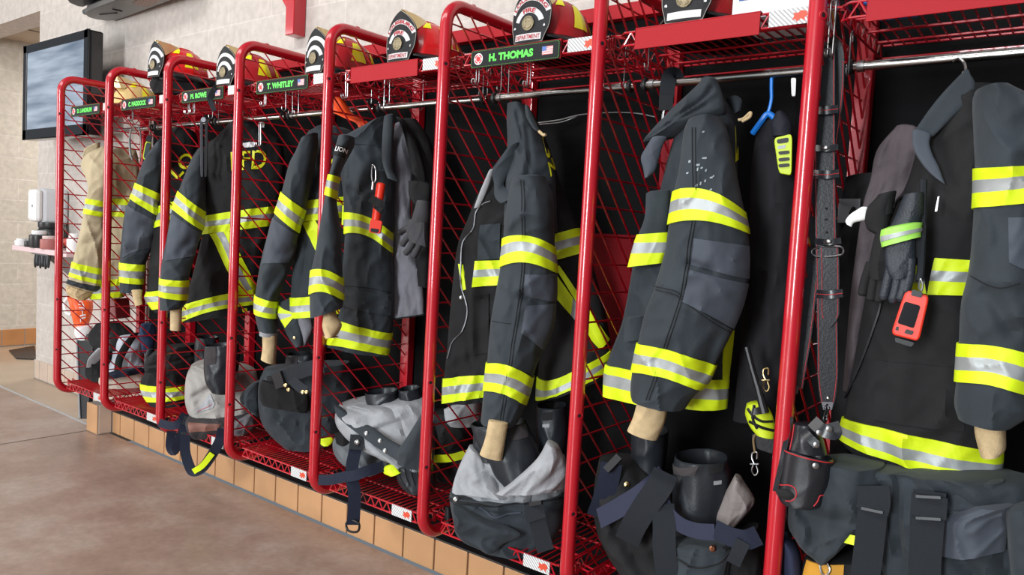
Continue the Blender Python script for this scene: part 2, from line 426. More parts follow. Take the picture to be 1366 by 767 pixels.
# wire shelves: upper (z 1.93) and bottom (z .325)
STICK = mat('white striped sticker', lin(206, 206, 204), .5)
N, L = nodes(STICK); tcs = N.new('ShaderNodeTexCoord'); wv = N.new('ShaderNodeTexWave'); wv.bands_direction = 'DIAGONAL'; wv.inputs['Scale'].default_value = 55
rps = N.new('ShaderNodeValToRGB'); rps.color_ramp.interpolation = 'CONSTANT'; rps.color_ramp.elements[0].color = (*lin(160,160,162),1); rps.color_ramp.elements[1].color = (*lin(224,224,222),1); rps.color_ramp.elements[1].position = .5
L.new(tcs.outputs['Object'], wv.inputs['Vector']); L.new(wv.outputs['Color'], rps.inputs['Fac']); L.new(rps.outputs['Color'], N['Principled BSDF'].inputs['Base Color'])
def shelf_parts(root, X0, z, upper, full=True):
    xa, xb, ya, yb = X0 + .045, X0 + BW - .04, .03, .468
    f = MB(); r = .0034; h = .036
    rc = .02
    loop = [(xa, yb, 0), (xa, ya + rc, 0), (xa + rc, ya, 0), (xb - rc, ya, 0), (xb, ya + rc, 0), (xb, yb, 0)]
    for dz in (0, -h): f.tube([Vector(q) + Vector((0, 0, z + dz)) for q in loop] + [Vector((xa, yb, z + dz))], r, 6)
    n = 22
    for k in range(n):  # zigzag truss along the front, sides
        xk = xa + rc + (xb - xa - 2*rc)*k/n; xn = xa + rc + (xb - xa - 2*rc)*(k+1)/n
        za, zb_ = (z, z - h) if k % 2 else (z - h, z)
        f.tube([(xk, ya, za), (xn, ya, zb_)], r*.8, 5)
    for sx in (xa, xb):
        for k in range(14):
            yk = ya + rc + (yb - ya - rc)*k/14; yn = ya + rc + (yb - ya - rc)*(k+1)/14
            za, zb_ = (z, z - h) if k % 2 else (z - h, z)
            f.tube([(sx, yk, za), (sx, yn, zb_)], r*.8, 5)
    # end brackets that clip on the divider wires
    for sx, e in ((xa, X0 + .004), (xb, X0 + BW - .004)):
        for yk in (ya + .03, ya + .055):
            f.tube([(sx, yk, z), (e, yk, z + .006), (e, yk, z - .022)], r, 5)
    f.build('shelf_rim', RED, root)
    w = MB(); step = .0245 if not upper else .0285
    x = xa + step
    while x < xb - .008:
        w.tube([(x, ya, z), (x, yb, z)], .0026, 5); x += step
    for yk in (.155, .285, .4): w.tube([(xa, yk, z - .006), (xb, yk, z - .006)], .0036, 6)
    w.build('shelf_wires', RED, root)
    if full:
        x0 = X0 + (.485 if upper else .36); zz = z - h - .002
        if not upper: x0 = X0 + .43
        s_ = MB().box((x0, ya - .0075, z - h - .001), (x0 + .102, ya - .004, z + .003), 0)
        so = s_.build('sticker', STICK, root, smooth=False)
        e = MB()
        e.prism([(x0 + .058 + .036*q[0], ya - .0076, z - h*.5 + .015*q[1]) for q in [(0,-.6),(.15,.2),(.05,.7),(.35,.5),(.6,.9),(.95,.7),(1.05,0),(.85,-.3),(.9,-.9),(.6,-.4),(.35,-.9),(.2,-.4)]], (0, -.0006, 0))
        e.build('emblem', mat('emblem red', lin(206, 74, 48), .5), so, smooth=False)
    if upper:
        p = MB(); px0 = X0 + .106; px1 = px0 + .358
        p.box((px0, ya - .0125, z - .053), (px1, ya - .0085, z + .006)).box((px0, ya - .0125, z + .003), (px1, ya + .01, z + .006))
        p.build('card_holder', REDM, root, smooth=False, bevel=.0012)
USZ, BSZ = 1.937, .325
ULAB = ['red wire top shelf carrying the tan helmet, farthest left',
        'red wire top shelf with the second black name sign on its front edge',
        'red wire top shelf with the third black name sign on its front edge',
        'red wire top shelf with the fourth black name sign on its front edge',
        'red wire top shelf with a blank red card holder under a single red helmet',
        'red wire top shelf with the nearest black name sign on its front edge',
        'red wire top shelf with a blank card holder, carrying a helmet and a cardboard box',
        'red wire top shelf at the right edge of the photo, over the leather radio strap']
BLAB = ['red wire bottom shelf at the far left end under the tan coat',
        'red wire bottom shelf under the pale grey gear, second from the far left',
        'red wire bottom shelf with a navy strap looping off its front edge',
        'red wire bottom shelf under the folded all-black trousers',
        'red wire bottom shelf with a long navy strap hanging over its edge',
        'red wire bottom shelf under the grey-lined trousers below the nearest black name sign',
        'red wire bottom shelf under the trousers with two standing black boots',
        'red wire bottom shelf under the black trousers at the right edge of the photo']
SHU = []
for lab, z, up in ((ULAB, USZ, True), (BLAB, BSZ, False)):
    s0 = thing('wire_shelf', lab[0], 'shelf', (0, .03, z), 'red upper wire shelves' if up else 'red bottom wire shelves')
    shelf_parts(s0, 0., z, up)
    for i in range(1, 8): dup(s0, (i*BW, .03, z), lab[i])

# one hanging rod per bay, chrome, with black end collars
RODY, RODZ = .25, 1.835
RLAB = ['chrome hanging rod above the tan coat', 'chrome hanging rod above the dark coat lettered LO', 'chrome hanging rod above the coat lettered LFD',
        'chrome hanging rod below the fourth black name sign', 'chrome hanging rod the orange strap hangs over', 'chrome hanging rod below the nearest black name sign',
        'chrome hanging rod with the blue plastic hanger on it', 'chrome hanging rod right of the leather radio strap']
r0 = thing('hanging_rod', RLAB[0], 'rod', (0, RODY, RODZ), 'chrome hanging rods')
MB().tube([(.012, RODY, RODZ), (BW - .012, RODY, RODZ)], .0125, 16).build('tube', CHROME, r0)
for xk in (.022, BW - .03):
    MB().lathe([(.0128, -.006), (.019, -.006), (.021, 0), (.019, .006), (.0128, .006)], (xk, RODY, RODZ), (1,0,0), 18).build('collar', RUB, r0)
MB().lathe([(.0128, -.008), (.0155, -.008), (.0155, .008), (.0128, .008)], (.047, RODY, RODZ), (1,0,0), 18).build('clamp', STEEL, r0)
for i in range(1, 8): dup(r0, (i*BW, RODY, RODZ), RLAB[i])
# ------------------------------------------------------------------ cloth bodies
def _crv(rows, v):
    n = len(rows); v = min(max(v, 0.), n - 1.)
    i = min(int(v), n - 2); t = v - i
    p1, p2 = rows[i], rows[i+1]
    p0 = rows[i-1] if i > 0 else [2*a - b for a, b in zip(p1, p2)]
    p3 = rows[i+2] if i + 2 < n else [2*b - a for a, b in zip(p1, p2)]
    return [.5*(2*b + (c-a)*t + (2*a-5*b+4*c-d)*t*t + (3*b-a-3*c+d)*t**3) for a, b, c, d in zip(p0, p1, p2, p3)]
class Garm:
    """a soft body given by its left and right outline, its depth in the locker and its thickness"""
    def __init__(s, rows, Y, b, face=.15, seed=0, fold=.006, ff=(5., 2.2), p=2.0, back=.7, creases=(), flat=False):
        s.rows = []
        for r in rows:
            r = list(r)
            yy = r[4] if len(r) > 4 and r[4] is not None else Y
            bb = r[5] if len(r) > 5 else b
            s.rows.append([*r[:4], yy, bb])
        s.n = len(s.rows); s.face, s.seed, s.fold, s.ff, s.p, s.back = face, seed, fold, ff, p, back
        s.cache = {}; s.flat = flat; s.cre = []; s._g = None
        mid = s.frame((s.n - 1)/2)
        for (x0, y0, x1, y1, w, d) in creases:
            s.cre.append((s.uv(x0, y0), s.uv(x1, y1), w, d))
        s.cache = {}; s._g = None
    def frame(s, v):
        k = round(v, 4)
        if k in s.cache: return s.cache[k]
        xl, yl, xr, yr, Y, b = _crv(s.rows, v)
        m = P((xl+xr)/2, (yl+yr)/2, Y=Y)
        tc = CAM - m; tc.z = 0; tc.normalize()
        n = (tc*(1 - s.face) + Vector((0, -1, 0))*s.face).normalized()
        def hit(px, py):
            d = RC @ Vector(((px - 683.0)/FPX, -(py - 383.5)/FPX, -1.0))
            return CAM + d*((m - CAM).dot(n)/d.dot(n))
        L, R = hit(xl, yl), hit(xr, yr)
        s.cache[k] = (L, R, n, b)
        return s.cache[k]
    def S(s, c, v, side=1, off=0.):
        L, R, n, b = s.frame(v)
        h = (R - L)/2; m = (L + R)/2
        q = max(0., 1 - abs(c)**s.p)**(1/s.p)
        d = 0.
        if s.fold:
            x = c*h.length; z = m.z
            d = s.fold*(noise.noise(Vector((x*s.ff[0]*3, z*s.ff[1], s.seed*7.3 + side))) + .5*noise.noise(Vector((x*s.ff[0]*7 + z*3, z*s.ff[1]*3.2, s.seed*3.1 - side))))
            # pulled creases that run aslant down the cloth
            r1 = noise.noise(Vector((x*9 + z*4.5, z*4.2 - x*3, s.seed*1.7 + 5*side)))
            r2 = noise.noise(Vector((x*15 - z*9, z*8 + x*5, s.seed*2.9 - 5*side)))
            k = min(1., h.length/.06)
            d += s.fold*k*min(1.45, .011/s.fold)*(1.15*((1 - abs(r1)*2.2) if abs(r1) < .4545 else 0)**3 + .55*((1 - abs(r2)*2.6) if abs(r2) < .3846 else 0)**2 - .5)
        for (a, e, w, dep) in s.cre:
            if side > 0:
                ax, av, ex, ev = a[0]*h.length, a[2], e[0]*h.length, e[2]
                px_, pz = c*h.length, m.z + h.z*c
                dx, dz = ex - ax, ev - av; ll = dx*dx + dz*dz + 1e-9
                t = min(1., max(0., ((px_-ax)*dx + (pz-av)*dz)/ll))
                rr = math.hypot(px_ - ax - dx*t, pz - av - dz*t)
                d += dep*math.exp(-(rr/w)**2)
        hn = h.normalized() if h.length > 1e-6 else Vector((1,0,0))
        return m + h*c + n*side*((b if side > 0 else b*s.back)*q + d*min(1, q*1.5) + off*(q*.9 + .1)) + hn*(off*c)
    def uv(s, px, py):
        if s._g is None:
            s._g = []
            for j in range((s.n - 1)*4 + 1):
                for i in range(25):
                    c = -math.cos(PI*i/24)
                    s._g.append((c, j/4, *proj(s.S(c, j/4))))
        c, v, _, _ = min(s._g, key=lambda q: (q[2]-px)**2 + (q[3]-py)**2)
        for _ in range(8):
            x, y = proj(s.S(c, v)); e = 1e-3
            cs = -e if c > 0 else e
            xc, yc = proj(s.S(c + cs, v)); vs_ = -e*5 if v > s.n - 1.1 else e*5
            xv, yv = proj(s.S(c, v + vs_))
            a, b_, c_, d = (xc-x)/cs, (xv-x)/vs_, (yc-y)/cs, (yv-y)/vs_
            det = a*d - b_*c_
            if abs(det) < 1e-6: break
            rx, ry = px - x, py - y
            c += max(-.3, min(.3, (d*rx - b_*ry)/det)); v += max(-.5, min(.5, (a*ry - c_*rx)/det))
            c = max(-.999, min(.999, c)); v = max(0, min(s.n - 1, v))
        w = s.S(c, v)
        return (c, v, w.z)
    def mesh(s, nu=44, nb=14, seg=10, bottom='open', mi=0):
        mb = MB(); rows = []
        cs = [(-math.cos(PI*i/nu), 1) for i in range(nu)] + [(math.cos(PI*i/nb), -1) for i in range(nb)]
        nv = (s.n - 1)*seg
        for j in range(nv + 1):
            rows.append([s.S(c, j/seg, sd) for c, sd in cs])
        ctr = lambda r: sum(r, Vector())/len(r)
        if bottom == 'open':
            r = rows[-1]; ct = ctr(r); up = (ctr(rows[-2]) - ct).normalized()*.03
            rows.append([q + (ct - q)*.1 for q in r]); rows.append([q + (ct - q)*.15 + up for q in r])
        r = rows[0]; ct = ctr(r); dn = (ct - ctr(rows[1])).normalized()*.004
        rows.insert(0, [q + (ct - q)*.35 + dn for q in r])
        mb.grid(rows, True, mi, True, True)
        return mb
    def band_v(s, tl, tr, tm=None):
        a, b_ = s.uv(*tl)[1], s.uv(*tr)[1]
        m = s.uv(*tm)[1] if tm else (a + b_)/2
        return lambda c: a*(c*(c-1)/2) + m*(1 - c*c) + b_*(c*(c+1)/2)
    def band(s, tl, tr, bl, br, tm=None, bm_=None, off=.0048, nu=60, nb=14, back=True, n=12, cl=-1., cr_=1., frac=(.33, .67)):
        ft, fb = s.band_v(tl, tr, tm), s.band_v(bl, br, bm_)
        mb = MB()
        a0, a1 = math.acos(-cl), math.acos(-cr_)
        cs = [(-math.cos(a0 + (a1 - a0)*i/nu), 1) for i in range(nu + (0 if back else 1))]
        if back: cs += [(math.cos(PI*i/nb), -1) for i in range(nb)]
        lv = [0, 0] + [k/n for k in range(1, n)] + [1, 1]
        rows = []; mis = []
        for j, t in enumerate(lv):
            o = -.002 if j in (0, len(lv)-1) else off
            rows.append([s.S(c, max(0, min(s.n - 1, ft(c)*(1-t) + fb(c)*t)), sd, o) for c, sd in cs])
        for j in range(len(lv) - 1):
            t = (lv[j] + lv[j+1])/2
            mis.append(1 if frac[0] < t < frac[1] else 0)
        mb.grid(rows, back, mis=mis)
        return mb
    def patch(s, q, off=.004, n=14, mi=0, mb=None, side=1, stripes=None):
        """four photo corners, top left first and clockwise"""
        u = [s.uv(*k)[:2] for k in q]
        mb = mb or MB()
        def at(a, b_, o):
            c = (u[0][0]*(1-a) + u[1][0]*a)*(1-b_) + (u[3][0]*(1-a) + u[2][0]*a)*b_
            v = (u[0][1]*(1-a) + u[1][1]*a)*(1-b_) + (u[3][1]*(1-a) + u[2][1]*a)*b_
            return s.S(max(-1, min(1, c)), max(0, min(s.n-1, v)), side, o)
        lv = [(0, -.002)] + [(k/n, off) for k in range(n+1)] + [(1, -.002)]
        rows = []; mis = []
        for b_, o in lv:
            rows.append([at(a, b_, min(o, oo)) for a, oo in lv])
        for j in range(len(lv) - 1):
            t = (lv[j][0] + lv[j+1][0])/2
            mis.append((1 if .33 < t < .67 else 0) if stripes else mi)
        mb.grid(rows, mis=mis)
        return mb
    def line(s, pts, r=.0013, off=.0005, mb=None, mi=0, sub=8):
        u = [Vector((*s.uv(*q)[:2], 0)) for q in pts]
        u = cr(u, sub)
        mb = mb or MB()
        mb.tube([s.S(max(-1, min(1, q.x)), max(0, min(s.n-1, q.y)), 1, off) for q in u], r, 5, mi)
        return mb
    def word(s, txt, q, off=.004, mb=None, mi=0, bold=.02):
        u = [s.uv(*k)[:2] for k in q]
        mb = mb or MB()
        def f(a, t):
            b_ = 1 - t
            c = (u[0][0]*(1-a) + u[1][0]*a)*(1-b_) + (u[3][0]*(1-a) + u[2][0]*a)*b_
            v = (u[0][1]*(1-a) + u[1][1]*a)*(1-b_) + (u[3][1]*(1-a) + u[2][1]*a)*b_
            return s.S(max(-1, min(1, c)), max(0, min(s.n-1, v)), 1, off)
        word(mb, txt, f, mi, bold)
        return mb
TRIM = [YEL, SIL]
class Coat:
    def __init__(s, label, base, Y, cloth, group='turnout coats hanging in the lockers'):
        w = P(*base, Y=Y)
        s.root = thing('turnout_coat', label, 'coat', w, group); s.cloth = cloth
    def part(s, name, g, m=None, bottom='open', parent=None, **k):
        return g.mesh(bottom=bottom, **k).build(name, m or s.cloth, parent or s.root)
    def trim(s, g, parent, *a, **k):
        return g.band(*a, **k).build('reflective_trim', TRIM, parent)
    def put(s, mb, name, m, parent=None, **k): return mb.build(name, m, parent or s.root, **k)
# ------------------------------------------------------------------ coat 1: tan, far left
c = Coat('tan turnout coat hanging in the locker farthest left', (130, 398), .15, COATT)
body = Garm([(128,206,172,196), (118,222,182,202), (119,260,186,232), (128,300,182,290), (128,345,178,342), (124,378,172,372), (121,400,166,396)], .2, .07, seed=1, fold=.012)
bo = c.part('body', body)
c.trim(body, bo, (128,264), (182,268), (126,288), (181,292))
c.trim(body, bo, (124,375), (172,370), (122,398), (168,394))
sl = Garm([(111,210,142,194), (108,222,150,206), (117,246,150,240), (115,267,141,271), (111,288,139,292), (105,316,138,320), (97,349,135,356), (92,370,134,379), (89,376,132,386), (88,381,124,391)], .06, .05, seed=2, fold=.008,
          creases=[(120,300,133,312,.018,-.012), (112,325,130,318,.015,-.01)])
so = c.part('sleeve', sl)
c.trim(sl, so, (116,265), (141,269), (112,285), (139,290))
c.trim(sl, so, (97,349), (135,358), (91,370), (133,379))
c.put(sl.band((90.5,373), (132.5,382), (88.5,378), (127,389), off=.003, frac=(2,2)), 'cuff_binding', COATM, so)
cf = Garm([(89,380,124,391), (88,386,122,394), (90,393,118,398), (97,397,114,400)], .055, .045, seed=3, fold=.008)
c.part('knit_cuff', cf, KNIT)
col = Garm([(113,198,134,190), (110,212,132,208), (115,226,128,224)], .04, .03, seed=4, fold=.01)
c.part('collar', col)
# ------------------------------------------------------------------ coat 2: dark, letters LO
c = Coat('dark turnout coat lettered LO, right of the tan coat', (205, 412), .2, COATM)
body = Garm([(232,172,248,170), (212,186,262,180), (204,205,266,215), (204,250,264,262), (204,300,262,300), (200,345,258,345), (197,385,256,380), (194,398,254,398), (206,416,254,414)], .24, .09, seed=5, fold=.012)
bo = c.part('body', body, COATB)
c.trim(body, bo, (206,280), (262,262), (206,305), (261,292))
c.trim(body, bo, (195,390), (255,378), (205,414), (254,402))
c.put(body.word('LO', [(223,226), (249,201), (262,215), (237,240)]), 'lettering', LETY, bo, smooth=False)
sl = Garm([(208,192,222,188), (198,204,226,206), (187,226,219,236), (181,245,214,258), (173.5,266,211,288), (167,282,209,309), (162,318,202,332), (160,350,194.5,353), (160,377,191,379), (159.5,390,191,390)], .1, .065, seed=6, fold=.008,
          creases=[(190,300,207,308,.02,-.016), (172,336,196,330,.02,-.012)])
so = c.part('sleeve', sl)
c.trim(sl, so, (181,244), (212,258), (173.5,265), (211,288))
c.trim(sl, so, (160,350), (194.5,353), (160,376), (191,379))
c.put(sl.patch([(170,274), (208,294), (204,330), (164,344)], .003), 'elbow_patch', COATG, so)
cf = Garm([(174,387,190,387), (177,396,189,396), (180,408,190,406)], .1, .02, seed=7, fold=.003)
c.part('knit_cuff', cf, KNIT)
# ------------------------------------------------------------------ coat 3: LFD
c = Coat('dark turnout coat with LFD in yellow across its back', (300, 430), .22, COATM)
body = Garm([(306,166,336,160), (288,184,356,176), (275,194,374,188), (271,212,379,206), (271,240,380,235), (272,286,372,276), (270,312,364,302), (259,360,354,350), (246,404,344,392), (244,430,342,412)], .28, .1, seed=8, fold=.01,
            creases=[(290,215,286,290,.02,-.014), (320,230,318,290,.03,-.01)])
bo = c.part('body', body, COATB)
c.trim(body, bo, (274,288), (370,275), (271.5,312.5), (363,301), tm=(307,282), bm_=(307,308))
c.trim(body, bo, (244.5,407), (343,386), (244,429), (342,406), tm=(300,393), bm_=(300,412))
d1 = body.patch([(280,312), (306,308), (345,384), (322,392)], .0042)
c.put(d1, 'reflective_trim', YEL, bo); c.put(body.patch([(289,310), (298,309), (335,386), (328,388)], .0062), 'reflective_trim', SIL, bo)
c.put(body.word('LFD', [(308,203), (355.5,200), (354,225), (309,228)], bold=.015), 'lettering', LETY, bo, smooth=False)
c.put(body.patch([(323,191), (340,189), (339,196), (324,197)], .004), 'label_tab', WHITE, bo)
sl = Garm([(264,200,277,198,.16), (256,212,277,210,.12), (246,236,275,234,.08), (238,256,274,280,.05), (230,279,270.5,308,.02), (222,320,263,330,-.02), (216,350,256,356,-.06), (214,371,251.5,375,-.085), (213,395,249,401,-.09), (213.5,413,243,411,-.09)], .05, .075, seed=9, fold=.009,
          creases=[(240,335,252,322,.02,-.018), (225,345,252,338,.02,-.01)])
so = c.part('sleeve', sl)
c.trim(sl, so, (238,255), (274,282), (230,278.5), (270.5,307.5))
c.trim(sl, so, (214,370.5), (251.5,374), (213,394.5), (249,400))
c.put(sl.patch([(229,284), (268,311), (260,341), (220,348)], .003), 'elbow_patch', COATG, so)
cf = Garm([(227,409,242,409), (227,425,242,424), (227,440,241,441)], -.08, .024, seed=10, fold=.004)
c.part('knit_cuff', cf, KNIT)
c.put(body.patch([(323,412), (329,411), (328,431), (323,431)], .003, side=1), 'strap_end', YEL, bo)
# ------------------------------------------------------------------ coat 4
c = Coat('dark turnout coat with a grey-lined tail, below the fourth black name sign', (400, 464), .15, COATM)
body = Garm([(420,172,446,168), (410,178,470,176), (408,200,478,200), (410,266,474,262), (402,300,470,296), (392,345,466,345), (388,396,462,391), (386,424,460,418)], .25, .085, seed=11, fold=.012, creases=[(412,320,404,380,.015,-.012)])
bo = c.part('body', body)
c.trim(body, bo, (411,269), (474,262), (403,296), (470,290))
c.trim(body, bo, (388,397), (462,389), (386.5,424), (460,416))
c.put(body.patch([(404,297), (421,294), (452,352), (440,368)], .0042), 'reflective_trim', YEL, bo)
c.put(body.word('L', [(438,200), (446,190), (450,208), (440,222)]), 'lettering', LETY, bo, smooth=False)
tl = Garm([(372,404,390,398), (371,420,398,410), (378,436,402,424), (386,452,404,446), (394,463,404,460)], .15, .03, seed=12, fold=.006)
to = c.part('front_tail', tl)
c.put(tl.patch([(371.5,406), (388,416), (391,424), (381,437)], .004, stripes=1), 'reflective_trim', TRIM, to)
c.put(MB().lathe([(.007, 0), (.007, .003), (.004, .004)], tl.S(-.1, 3.0, 1, .001), (.5, -.8, 0), 12), 'snap', BRASS, to)
ln = Garm([(396,418,416,412), (398,432,416,426), (403,446,416,442), (404,462,409,460)], .18, .02, seed=13, fold=.006)
c.part('lining', ln, LINERD)
sl = Garm([(402,187,424,178), (396,200,424,198), (386,219,418,230), (376,256,408,278), (367,284,399,309), (358,310,395,334), (348,350,384,366), (341,394,371,401), (340.5,419,370,425), (345,440,372,443)], .09, .08, seed=14, fold=.009,
          creases=[(372,340,390,334,.018,-.015), (356,390,376,360,.02,-.014)])
so = c.part('sleeve', sl)
c.trim(sl, so, (376,257), (407,280), (367,285), (398,310))
c.trim(sl, so, (341,393), (370.5,402), (340.5,417.5), (369,424.5))
c.put(sl.patch([(366,290), (396,313), (385,350), (350,352)], .003), 'elbow_patch', COATG, so)
kc = Garm([(346,438,373,440), (346,447,370,449)], .09, .05, seed=15, fold=.004)
c.part('wrist_binding', kc, LINER)
cf = Garm([(350,447,370,447), (350,465,369,466), (348,479,368,486)], .09, .034, seed=16, fold=.006)
c.part('knit_cuff', cf, KNIT)
# ------------------------------------------------------------------ coat 5: open front, grey quilted lining
c = Coat('open dark turnout coat with grey quilted lining and a red flashlight clipped on', (490, 475), .1, COATM)
rt = Garm([(536,160,556,160), (540,168,575,190), (550,220,584,240), (550,290,580,300), (552,340,578,342), (556,380,574,384)], .3, .05, seed=17, fold=.012)
c.part('front_panel', rt, COATB)
ln = Garm([(527,165,545,163), (524,190,552,200), (522,230,552,240), (524,280,548,280), (524,330,556,330), (524,380,564,376), (524,426,566,420)], .25, .025, seed=18, fold=.012, ff=(7, 4))
lo = c.part('lining', ln, LINERD)
c.put(ln.band((524,424), (566,418), (524,438), (566,432), frac=(2, 2)), 'lining_hem', COATB, lo)
body = Garm([(500,162,524,156), (470,176,526,172), (452,190,524,200), (454,225,528,236), (458,262,526,270), (460,312,523,330), (457,360,525,368), (456,400,525,418), (448,432,523,444), (431,460,517,475)], .13, .075, seed=19, fold=.008,
            creases=[(462,250,478,262,.012,-.014), (478,262,500,240,.015,-.01), (505,190,500,240,.02,-.01)])
bo = c.part('body', body)
c.trim(body, bo, (460,284), (522,311), (460,313), (524,337), tm=(491,289), bm_=(491,315))
c.trim(body, bo, (447,433), (523,444), (432,459), (516.5,474), tm=(490,438), bm_=(480,467))
c.put(body.patch([(457,383), (522,393), (520,420), (458,408)], .006), 'pocket_flap', COATM, bo)
c.put(body.line([(472,192), (512,198), (508,226)]), 'seam', SEAM, bo); c.put(body.line([(456,380), (490,384), (522,390)]), 'seam', SEAM, bo)
pl = Garm([(512,156,526,153), (510,185,525,182), (510,215,524,224), (517,238,532,243)], .1, .02, seed=20, fold=.003)
c.part('collar', pl)
pr = Garm([(528,156,540,160), (536,170,556,190), (545,205,566,225), (548,230,568,245)], .22, .02, seed=21, fold=.005)
c.part('collar', pr, COATB)
fl = Garm([(545,241,574,246), (546,262,572,272), (556,276,566,280)], .2, .018, seed=22, fold=.004)
c.part('storm_flap', fl, COATB)
sl = Garm([(452,182,473,184), (447,200,472,196), (443,222,458,222), (439,237,452,240), (434,262,449,267), (427,300,455,308), (421,335,456,345), (415.5,362,457.5,373), (413.5,393,458,401), (414,424,457,410)], -.1, .07, seed=23, fold=.008, creases=[(430,320,452,345,.02,-.008)])
so = c.part('sleeve', sl)
c.trim(sl, so, (439,233), (453,237), (434,260), (449,266))
c.trim(sl, so, (415.5,361), (457.5,371), (413.8,393), (458,400), tm=(430,359), bm_=(430,389))
ptch = sl.patch([(451,193), (464,199), (459,212), (446,207)], .004, n=5)
po = c.put(ptch, 'shoulder_patch', COATB, so)
c.put(sl.word('LION', [(450,195), (463,200.5), (461,206), (448,201)], .0065), 'lettering', WHITE, po, smooth=False)
cf = Garm([(431,412,447,411), (431,425,450,422), (430,436,456,434), (434,450,450,446), (432,448,446,448)], -.095, .04, seed=24, fold=.01)
c.part('knit_cuff', cf, KNIT)
c.put(MB().tube([P(458,274,Y=.06), P(457,300,Y=.06)], .004, 6), 'reflective_trim', YEL, bo)
# ------------------------------------------------------------------ coat 6: below the nearest black name sign
c = Coat('dark turnout coat with a zipped open front, below the nearest black name sign', (670, 566), .15, COATM)
bk = Garm([(700,150,712,152), (706,176,730,190), (706,210,745,236), (706,250,756,265), (708,306,772,304), (712,350,788,345), (716,400,806,410), (720,460,816,470), (716,528,812,482), (720,535,810,500)], .3, .09, seed=25, fold=.01)
bo = c.part('body', bk, COATB)
c.trim(bk, bo, (708,322), (771,304), (710,356), (773,336))
c.trim(bk, bo, (718,503), (817,463), (714,535), (811,494), tm=(745,500), bm_=(745,528))
c.put(bk.patch([(741,357), (746,354), (812,452), (803,463)], .0048), 'reflective_trim', YEL, bo)
c.put(bk.patch([(741,396), (742,366), (806,458), (800,466)], .0042, stripes=1), 'reflective_trim', TRIM, bo)
fr = Garm([(654,226,700,230), (636,262,700,262), (624,292,700,292), (610,330,702,330), (602,398,702,398), (596,470,702,470), (592,505,700,505), (590.5,538,698,530)], .15, .05, face=0., seed=26, fold=.009, creases=[(622,330,626,480,.012,-.012), (640,400,636,500,.02,-.01)])
fo = c.part('front_panel', fr, COATB)
c.trim(fr, fo, (592,505), (700,508), (590.5,538), (698,536), tm=(634,501), bm_=(634,531))
c.part('lining', Garm([(652,228,659,226), (640,256,650,254), (632,278,640,276)], .07, .006, seed=200, fold=.002), LINER)
zp = fr.line([(655,268), (645,272), (636,283), (632,305), (619,322), (616,352), (616,380), (624,412), (618,440), (604,457), (598,478)], .0028, .004)
c.put(zp, 'zipper', mat('zipper teeth', (.16, .16, .17), .4, .8), fo)
c.put(fr.patch([(642,300), (667,298), (666,345), (638,347)], .008), 'chest_pocket', COATM, fo)
c.put(fr.patch([(635,348), (668,347), (665,380), (631,383)], .01, stripes=1), 'reflective_trim', TRIM, fo)
c.put(fr.patch([(633,396), (652,392), (652,470), (632,474)], .006), 'cargo_pocket', COATB, fo)
c.put(bk.patch([(803,492), (806,492), (810,526), (807,527)], .004, n=4), 'strap_end', YEL, bo); c.put(bk.patch([(806,505), (814,503), (814,508), (806,510)], .004, n=4), 'strap_end', YEL, bo)
c.put(fr.patch([(612,352), (618,353), (622,386), (617,388)], .003, n=4), 'piping', YEL, fo)
c.put(MB().lathe([(.007, 0), (.007, .003), (.004, .0045)], fr.S(*fr.uv(615.5,397)[:2], 1, .001), (.5, -.8, 0), 12), 'snap', STEEL, fo)
tp = Garm([(677,140,703,142), (676,160,718,172), (677,185,728,196), (676,215,739,225), (674,250,742,262), (672,300,744,310)], .17, .075, seed=27, fold=.008, creases=[(702,170,704,235,.012,-.012), (690,150,696,200,.01,-.012)])
to = c.part('shoulder', tp)
c.put(tp.line([(684,240), (700,243), (735,247)]), 'seam', SEAM, to)
cl = Garm([(700,141,706,143), (702,155,716,165), (710,170,723,178), (719,177,727,180)], .11, .014, seed=28, fold=.002)
c.part('collar', cl)
c.put(MB().tube(cr([P(719,175,Y=.1), P(725,180,Y=.1), P(728,179,Y=.1)], 5), .005, 7), 'collar_tab', KNIT)
fl = Garm([(678,196,692,190), (664,215,690,205), (656,228,684,222), (659,245,674,240), (660,262,674,250), (668,271,690,256), (676,268,697,252)], .09, .012, seed=29, fold=.004)
c.part('throat_flap', fl)
c.put(tp.word('C', [(724,192), (731,192), (737,212), (728,214)], .006, bold=.03), 'lettering', LETY, to, smooth=False)
c.put(tp.word('N', [(729,217), (737,213), (740,226), (733,236)], .006, bold=.03), 'lettering', LETY, to, smooth=False)
sl = Garm([(684,238,728,236), (678,262,738,264), (673,300,740,305), (671.5,320,740,330), (667.5,357,742.5,364), (660,398,742,400), (654,436,737,440), (650,484,716,488), (646,519,705,528), (642,556,693,560), (642,561,686,567)], .065, .085, seed=30, fold=.007,
          creases=[(697,395,716,405,.012,-.018), (706,450,720,470,.014,-.016), (694,447,718,466,.01,.006), (672,300,735,290,.05,.006)])
so = c.part('sleeve', sl)
c.trim(sl, so, (671.5,319), (740,330), (667.5,357), (742.5,364), tm=(700,314), bm_=(700,350))
c.trim(sl, so, (650,485), (711,504), (645.5,521), (702,538), tm=(680,488), bm_=(674,526))
ep = sl.patch([(700,366), (742,366), (742,402), (700,394)], .0035); c.put(ep, 'elbow_patch', COATG, so)
c.put(sl.patch([(700,408), (741,405), (726,466), (695,444)], .0035), 'elbow_patch', COATG, so)
for dx in (0, 3.4):
    c.put(sl.line([(695+dx,240), (697+dx,314), (696+dx,360), (692+dx,400), (684+dx,450), (678+dx,490), (670+dx,540), (667+dx,560)], .0011, .0035), 'seam', SEAM, so)
c.put(sl.line([(656,425), (682,432)], .0011), 'seam', SEAM, so)
cf = Garm([(652,560,678,564), (647,585,674,588), (640,605,670,613)], .0, .03, seed=31, fold=.004, p=2.4)
